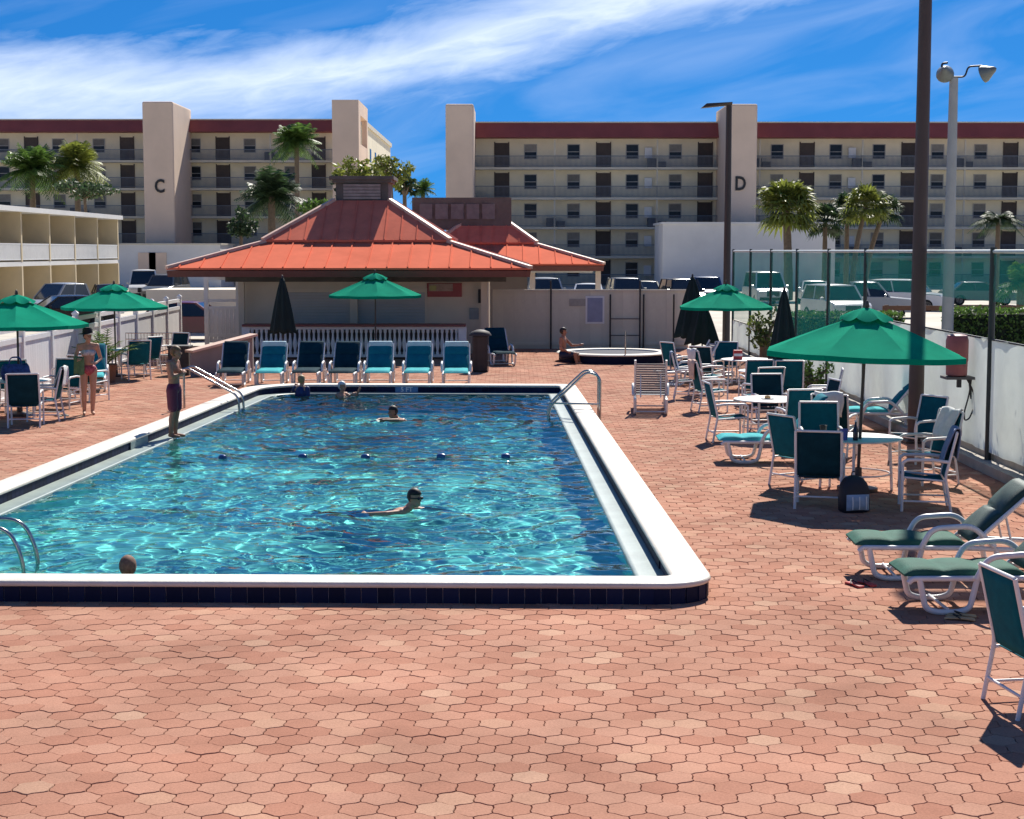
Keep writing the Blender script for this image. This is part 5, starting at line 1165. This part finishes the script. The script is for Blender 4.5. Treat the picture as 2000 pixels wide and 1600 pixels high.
def tree(label, px, py, y, rx, rz_, m, name='leafy_tree', cat='tree', nc=9, seed=1, size=.16, dens=260, base=-.08, group='trees behind the bar', flat=1.0):
    c = A(px,py,y); r = random.Random(seed); t = thing(name, label, cat, (c.x,y,base), group=group); hz = c.z-base; cl2 = []
    for i in range(nc):
        a_ = 2.4*i; f_ = math.sqrt((i+.5)/nc); cl2.append((rx*.75*f_*math.cos(a_)+r.uniform(-.1,.1)*rx, rx*.6*f_*math.sin(a_), hz+rz_*r.uniform(-.55,.6), rx*r.uniform(.26,.42), rx*r.uniform(.26,.42), rz_*r.uniform(.28,.45)))
    b = MB(); b.tube([(0,0,0),(.05*rx,0,(hz-rz_*.5)*.5),(0,0,max(.2,hz-rz_*.5))], [.2,.15,.11], 8)
    for q in cl2: b.tube([(0,0,max(.1,hz-rz_*.7)),(q[0]*.5,q[1]*.5,(hz-rz_*.4+q[2])/2),(q[0],q[1],q[2])], [.09,.05,.02], 6)
    b.build('trunk', m_trunk, t, 60); clump_leaves(cl2, size, dens, seed).build('crown', m, t); return t
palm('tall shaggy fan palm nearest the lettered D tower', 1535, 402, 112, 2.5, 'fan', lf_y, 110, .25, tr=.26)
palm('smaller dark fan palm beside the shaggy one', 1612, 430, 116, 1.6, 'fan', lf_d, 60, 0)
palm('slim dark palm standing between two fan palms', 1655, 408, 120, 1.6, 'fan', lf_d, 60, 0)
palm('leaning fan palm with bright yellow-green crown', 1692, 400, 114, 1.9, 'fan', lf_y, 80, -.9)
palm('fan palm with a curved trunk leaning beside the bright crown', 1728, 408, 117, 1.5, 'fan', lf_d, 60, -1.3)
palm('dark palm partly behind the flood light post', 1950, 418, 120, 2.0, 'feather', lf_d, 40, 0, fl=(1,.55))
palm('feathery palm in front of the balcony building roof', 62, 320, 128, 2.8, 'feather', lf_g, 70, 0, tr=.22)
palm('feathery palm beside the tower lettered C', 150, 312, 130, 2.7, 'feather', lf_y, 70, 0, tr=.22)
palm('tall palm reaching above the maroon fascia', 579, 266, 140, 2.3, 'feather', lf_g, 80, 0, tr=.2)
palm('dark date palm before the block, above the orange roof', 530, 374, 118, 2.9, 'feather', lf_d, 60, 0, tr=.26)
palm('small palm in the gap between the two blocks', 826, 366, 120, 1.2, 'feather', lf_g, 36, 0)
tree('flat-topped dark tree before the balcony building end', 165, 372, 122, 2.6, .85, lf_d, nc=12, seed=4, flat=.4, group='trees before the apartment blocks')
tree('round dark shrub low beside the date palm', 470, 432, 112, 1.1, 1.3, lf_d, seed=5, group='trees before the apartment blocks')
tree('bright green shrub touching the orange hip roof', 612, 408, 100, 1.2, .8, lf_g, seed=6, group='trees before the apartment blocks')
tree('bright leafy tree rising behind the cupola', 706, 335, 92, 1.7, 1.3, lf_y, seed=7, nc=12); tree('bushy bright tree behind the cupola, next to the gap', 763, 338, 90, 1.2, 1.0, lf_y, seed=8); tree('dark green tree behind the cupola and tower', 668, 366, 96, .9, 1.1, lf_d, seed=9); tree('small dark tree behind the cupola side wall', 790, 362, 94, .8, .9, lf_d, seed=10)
palm('low bright green palm behind the hedge at the picture edge', 1995, 545, 58, 1.1, 'feather', leafmat('bright frond', (.10,.20,.025)), 40, 0, tr=.14)
def hedge(label, x0, x1, y, d, h):
    t = thing('hedge', label, 'hedge', ((x0+x1)/2,y,-.08), group='clipped hedges'); w_ = x1-x0; rs = np.random.RandomState(int(abs(x0*7))); k = int((w_*h+w_*d)*420)
    MB().box((-w_/2+.08,-d/2+.08,0),(w_/2-.08,d/2-.08,h-.1)).build('stems', mat('hedge interior', (.012,.02,.010), .95), t)  # solid near-black block filling the hedge behind its leaves
    p_ = rs.uniform(-.5,.5,(k,3)); f_ = rs.rand(k); p_[:,0] *= w_; p_[:,1] *= d; p_[:,2] = (p_[:,2]+.5)*h
    top = f_ < .4; p_[top,2] = h+rs.normal(0,.035,top.sum()); fr = (f_ >= .4) & (f_ < .85); p_[fr,1] = -d/2+rs.normal(0,.035,fr.sum()); bk_ = (f_ >= .85); p_[bk_,1] = d/2
    u = rs.normal(size=(k,3)); u /= np.linalg.norm(u,axis=1,keepdims=True); v = np.cross(u,rs.normal(size=(k,3))); v /= np.linalg.norm(v,axis=1,keepdims=True); s_ = .055*rs.uniform(.6,1.3,(k,1))
    b = MB(); b.v = np.stack([p_-u*s_,p_+v*s_*.6,p_+u*s_,p_-v*s_*.6],1).reshape(-1,3).tolist(); b.f = [(4*i,4*i+1,4*i+2,4*i+3) for i in range(k)]; b.build('foliage', lf_g, t)
hedge('clipped green hedge behind the wall at the picture edge', 12.1, 17.5, 45.8, 1.4, 1.68); hedge('clipped green hedge behind the wall between parasol and brown post', 7.9, 11.0, 46.5, 1.3, 1.55)
# potted palm
pp = thing('potted_palm', 'thin bushy palm in a brown pot in front of the vinyl fence', 'plant', (A(204,700,40.5).x,40.5,0))
MB().lathe([(.20,0),(.24,.02),(.30,.42),(.32,.44),(.30,.46),(.27,.44),(.25,.38),(.002,.38)], 20).build('pot', mat('terracotta pot', (.22,.11,.06), .8, .2, 6), pp, 50)
b = MB(); r = random.Random(8)
for i in range(26):
    az = r.uniform(0,6.28); el_ = R(r.uniform(35,85)); d = Vector((math.cos(az)*math.cos(el_),math.sin(az)*math.cos(el_),math.sin(el_))); Lr = r.uniform(.8,1.5); P_ = [Vector((0,0,.38))+d*Lr*u-Vector((0,0,.35*Lr*u*u)) for u in np.linspace(0,1,12)]
    b.tube(P_, .008, 4)
    for j in range(3,12):
        tg = (P_[j]-P_[j-1]).normalized(); sd_ = tg.cross(Vector((0,0,1))).normalized()
        for s_ in (-1,1):
            dv = (sd_*s_+tg*.6-Vector((0,0,.3))).normalized(); q = P_[j]; wv = tg*.014; o = len(b.v); ll = .22*r.uniform(.7,1.1); b.v += [tuple(q-wv),tuple(q+wv),tuple(q+dv*ll)]; b.f.append((o,o+1,o+2))
b.build('fronds', lf_g, pp)

# climbing vines behind the white cloth of the court fence
r = random.Random(12)
for k, (y_, lb) in enumerate(((21.6,'thin vine behind the white cloth below the cut of the wall top'),(23.4,'thin vine behind the white cloth beside the dark post'),(25.4,'leafy vine behind the white cloth below the red water jug'),(27.0,'thin vine behind the white cloth by the brown post'),(29.8,'leafy vine behind the white cloth under the big parasol rim'),(31.4,'thin vine behind the white cloth near the teal chaise'))):
    vn_ = thing('climbing_vine', lb, 'vine', (XF+.32,y_,-.08), group='vines behind the white cloth'); b = MB(); lv = MB()
    for s_ in range(5):
        p_ = Vector((r.uniform(-.06,.1),r.uniform(-.5,.5),0)); P_ = [p_.copy()]; dx = r.uniform(-.5,.5)
        for i in range(9): p_ = p_+Vector((r.uniform(-.03,.03),dx*.16+r.uniform(-.10,.10),.2)); P_.append(p_.copy())
        b.tube(P_, .012, 5)
        for q in P_[2:]:
            for _ in range(3):
                c_ = q+Vector((r.uniform(-.08,.08),r.uniform(-.14,.14),r.uniform(-.1,.1))); u = Vector((r.uniform(-.3,.3),r.gauss(0,1),r.gauss(0,1))).normalized()*.07; v = Vector((1,0,0)).cross(u).normalized()*.035
                o = len(lv.v); lv.v += [tuple(c_-u),tuple(c_+v),tuple(c_+u),tuple(c_-v)]; lv.f.append((o,o+1,o+2,o+3))
    b.build('stem', m_trunk, vn_, 60); lv.build('leaves', lf_g, vn_)
tree('olive green shrub against the court fence under the small parasol', 1492, 650, 44.5, .7, .7, leafmat('olive leaf', (.13,.17,.04)), 'garden_shrub', 'shrub', 9, 21, .07, 500, 0.0, 'shrubs by the court fence')
tree('low leafy shrub at the foot of the court fence behind the folded parasol', 1590, 735, 36.2, .45, .35, lf_g, 'garden_shrub', 'shrub', 7, 22, .06, 900, 0.0, 'shrubs by the court fence')
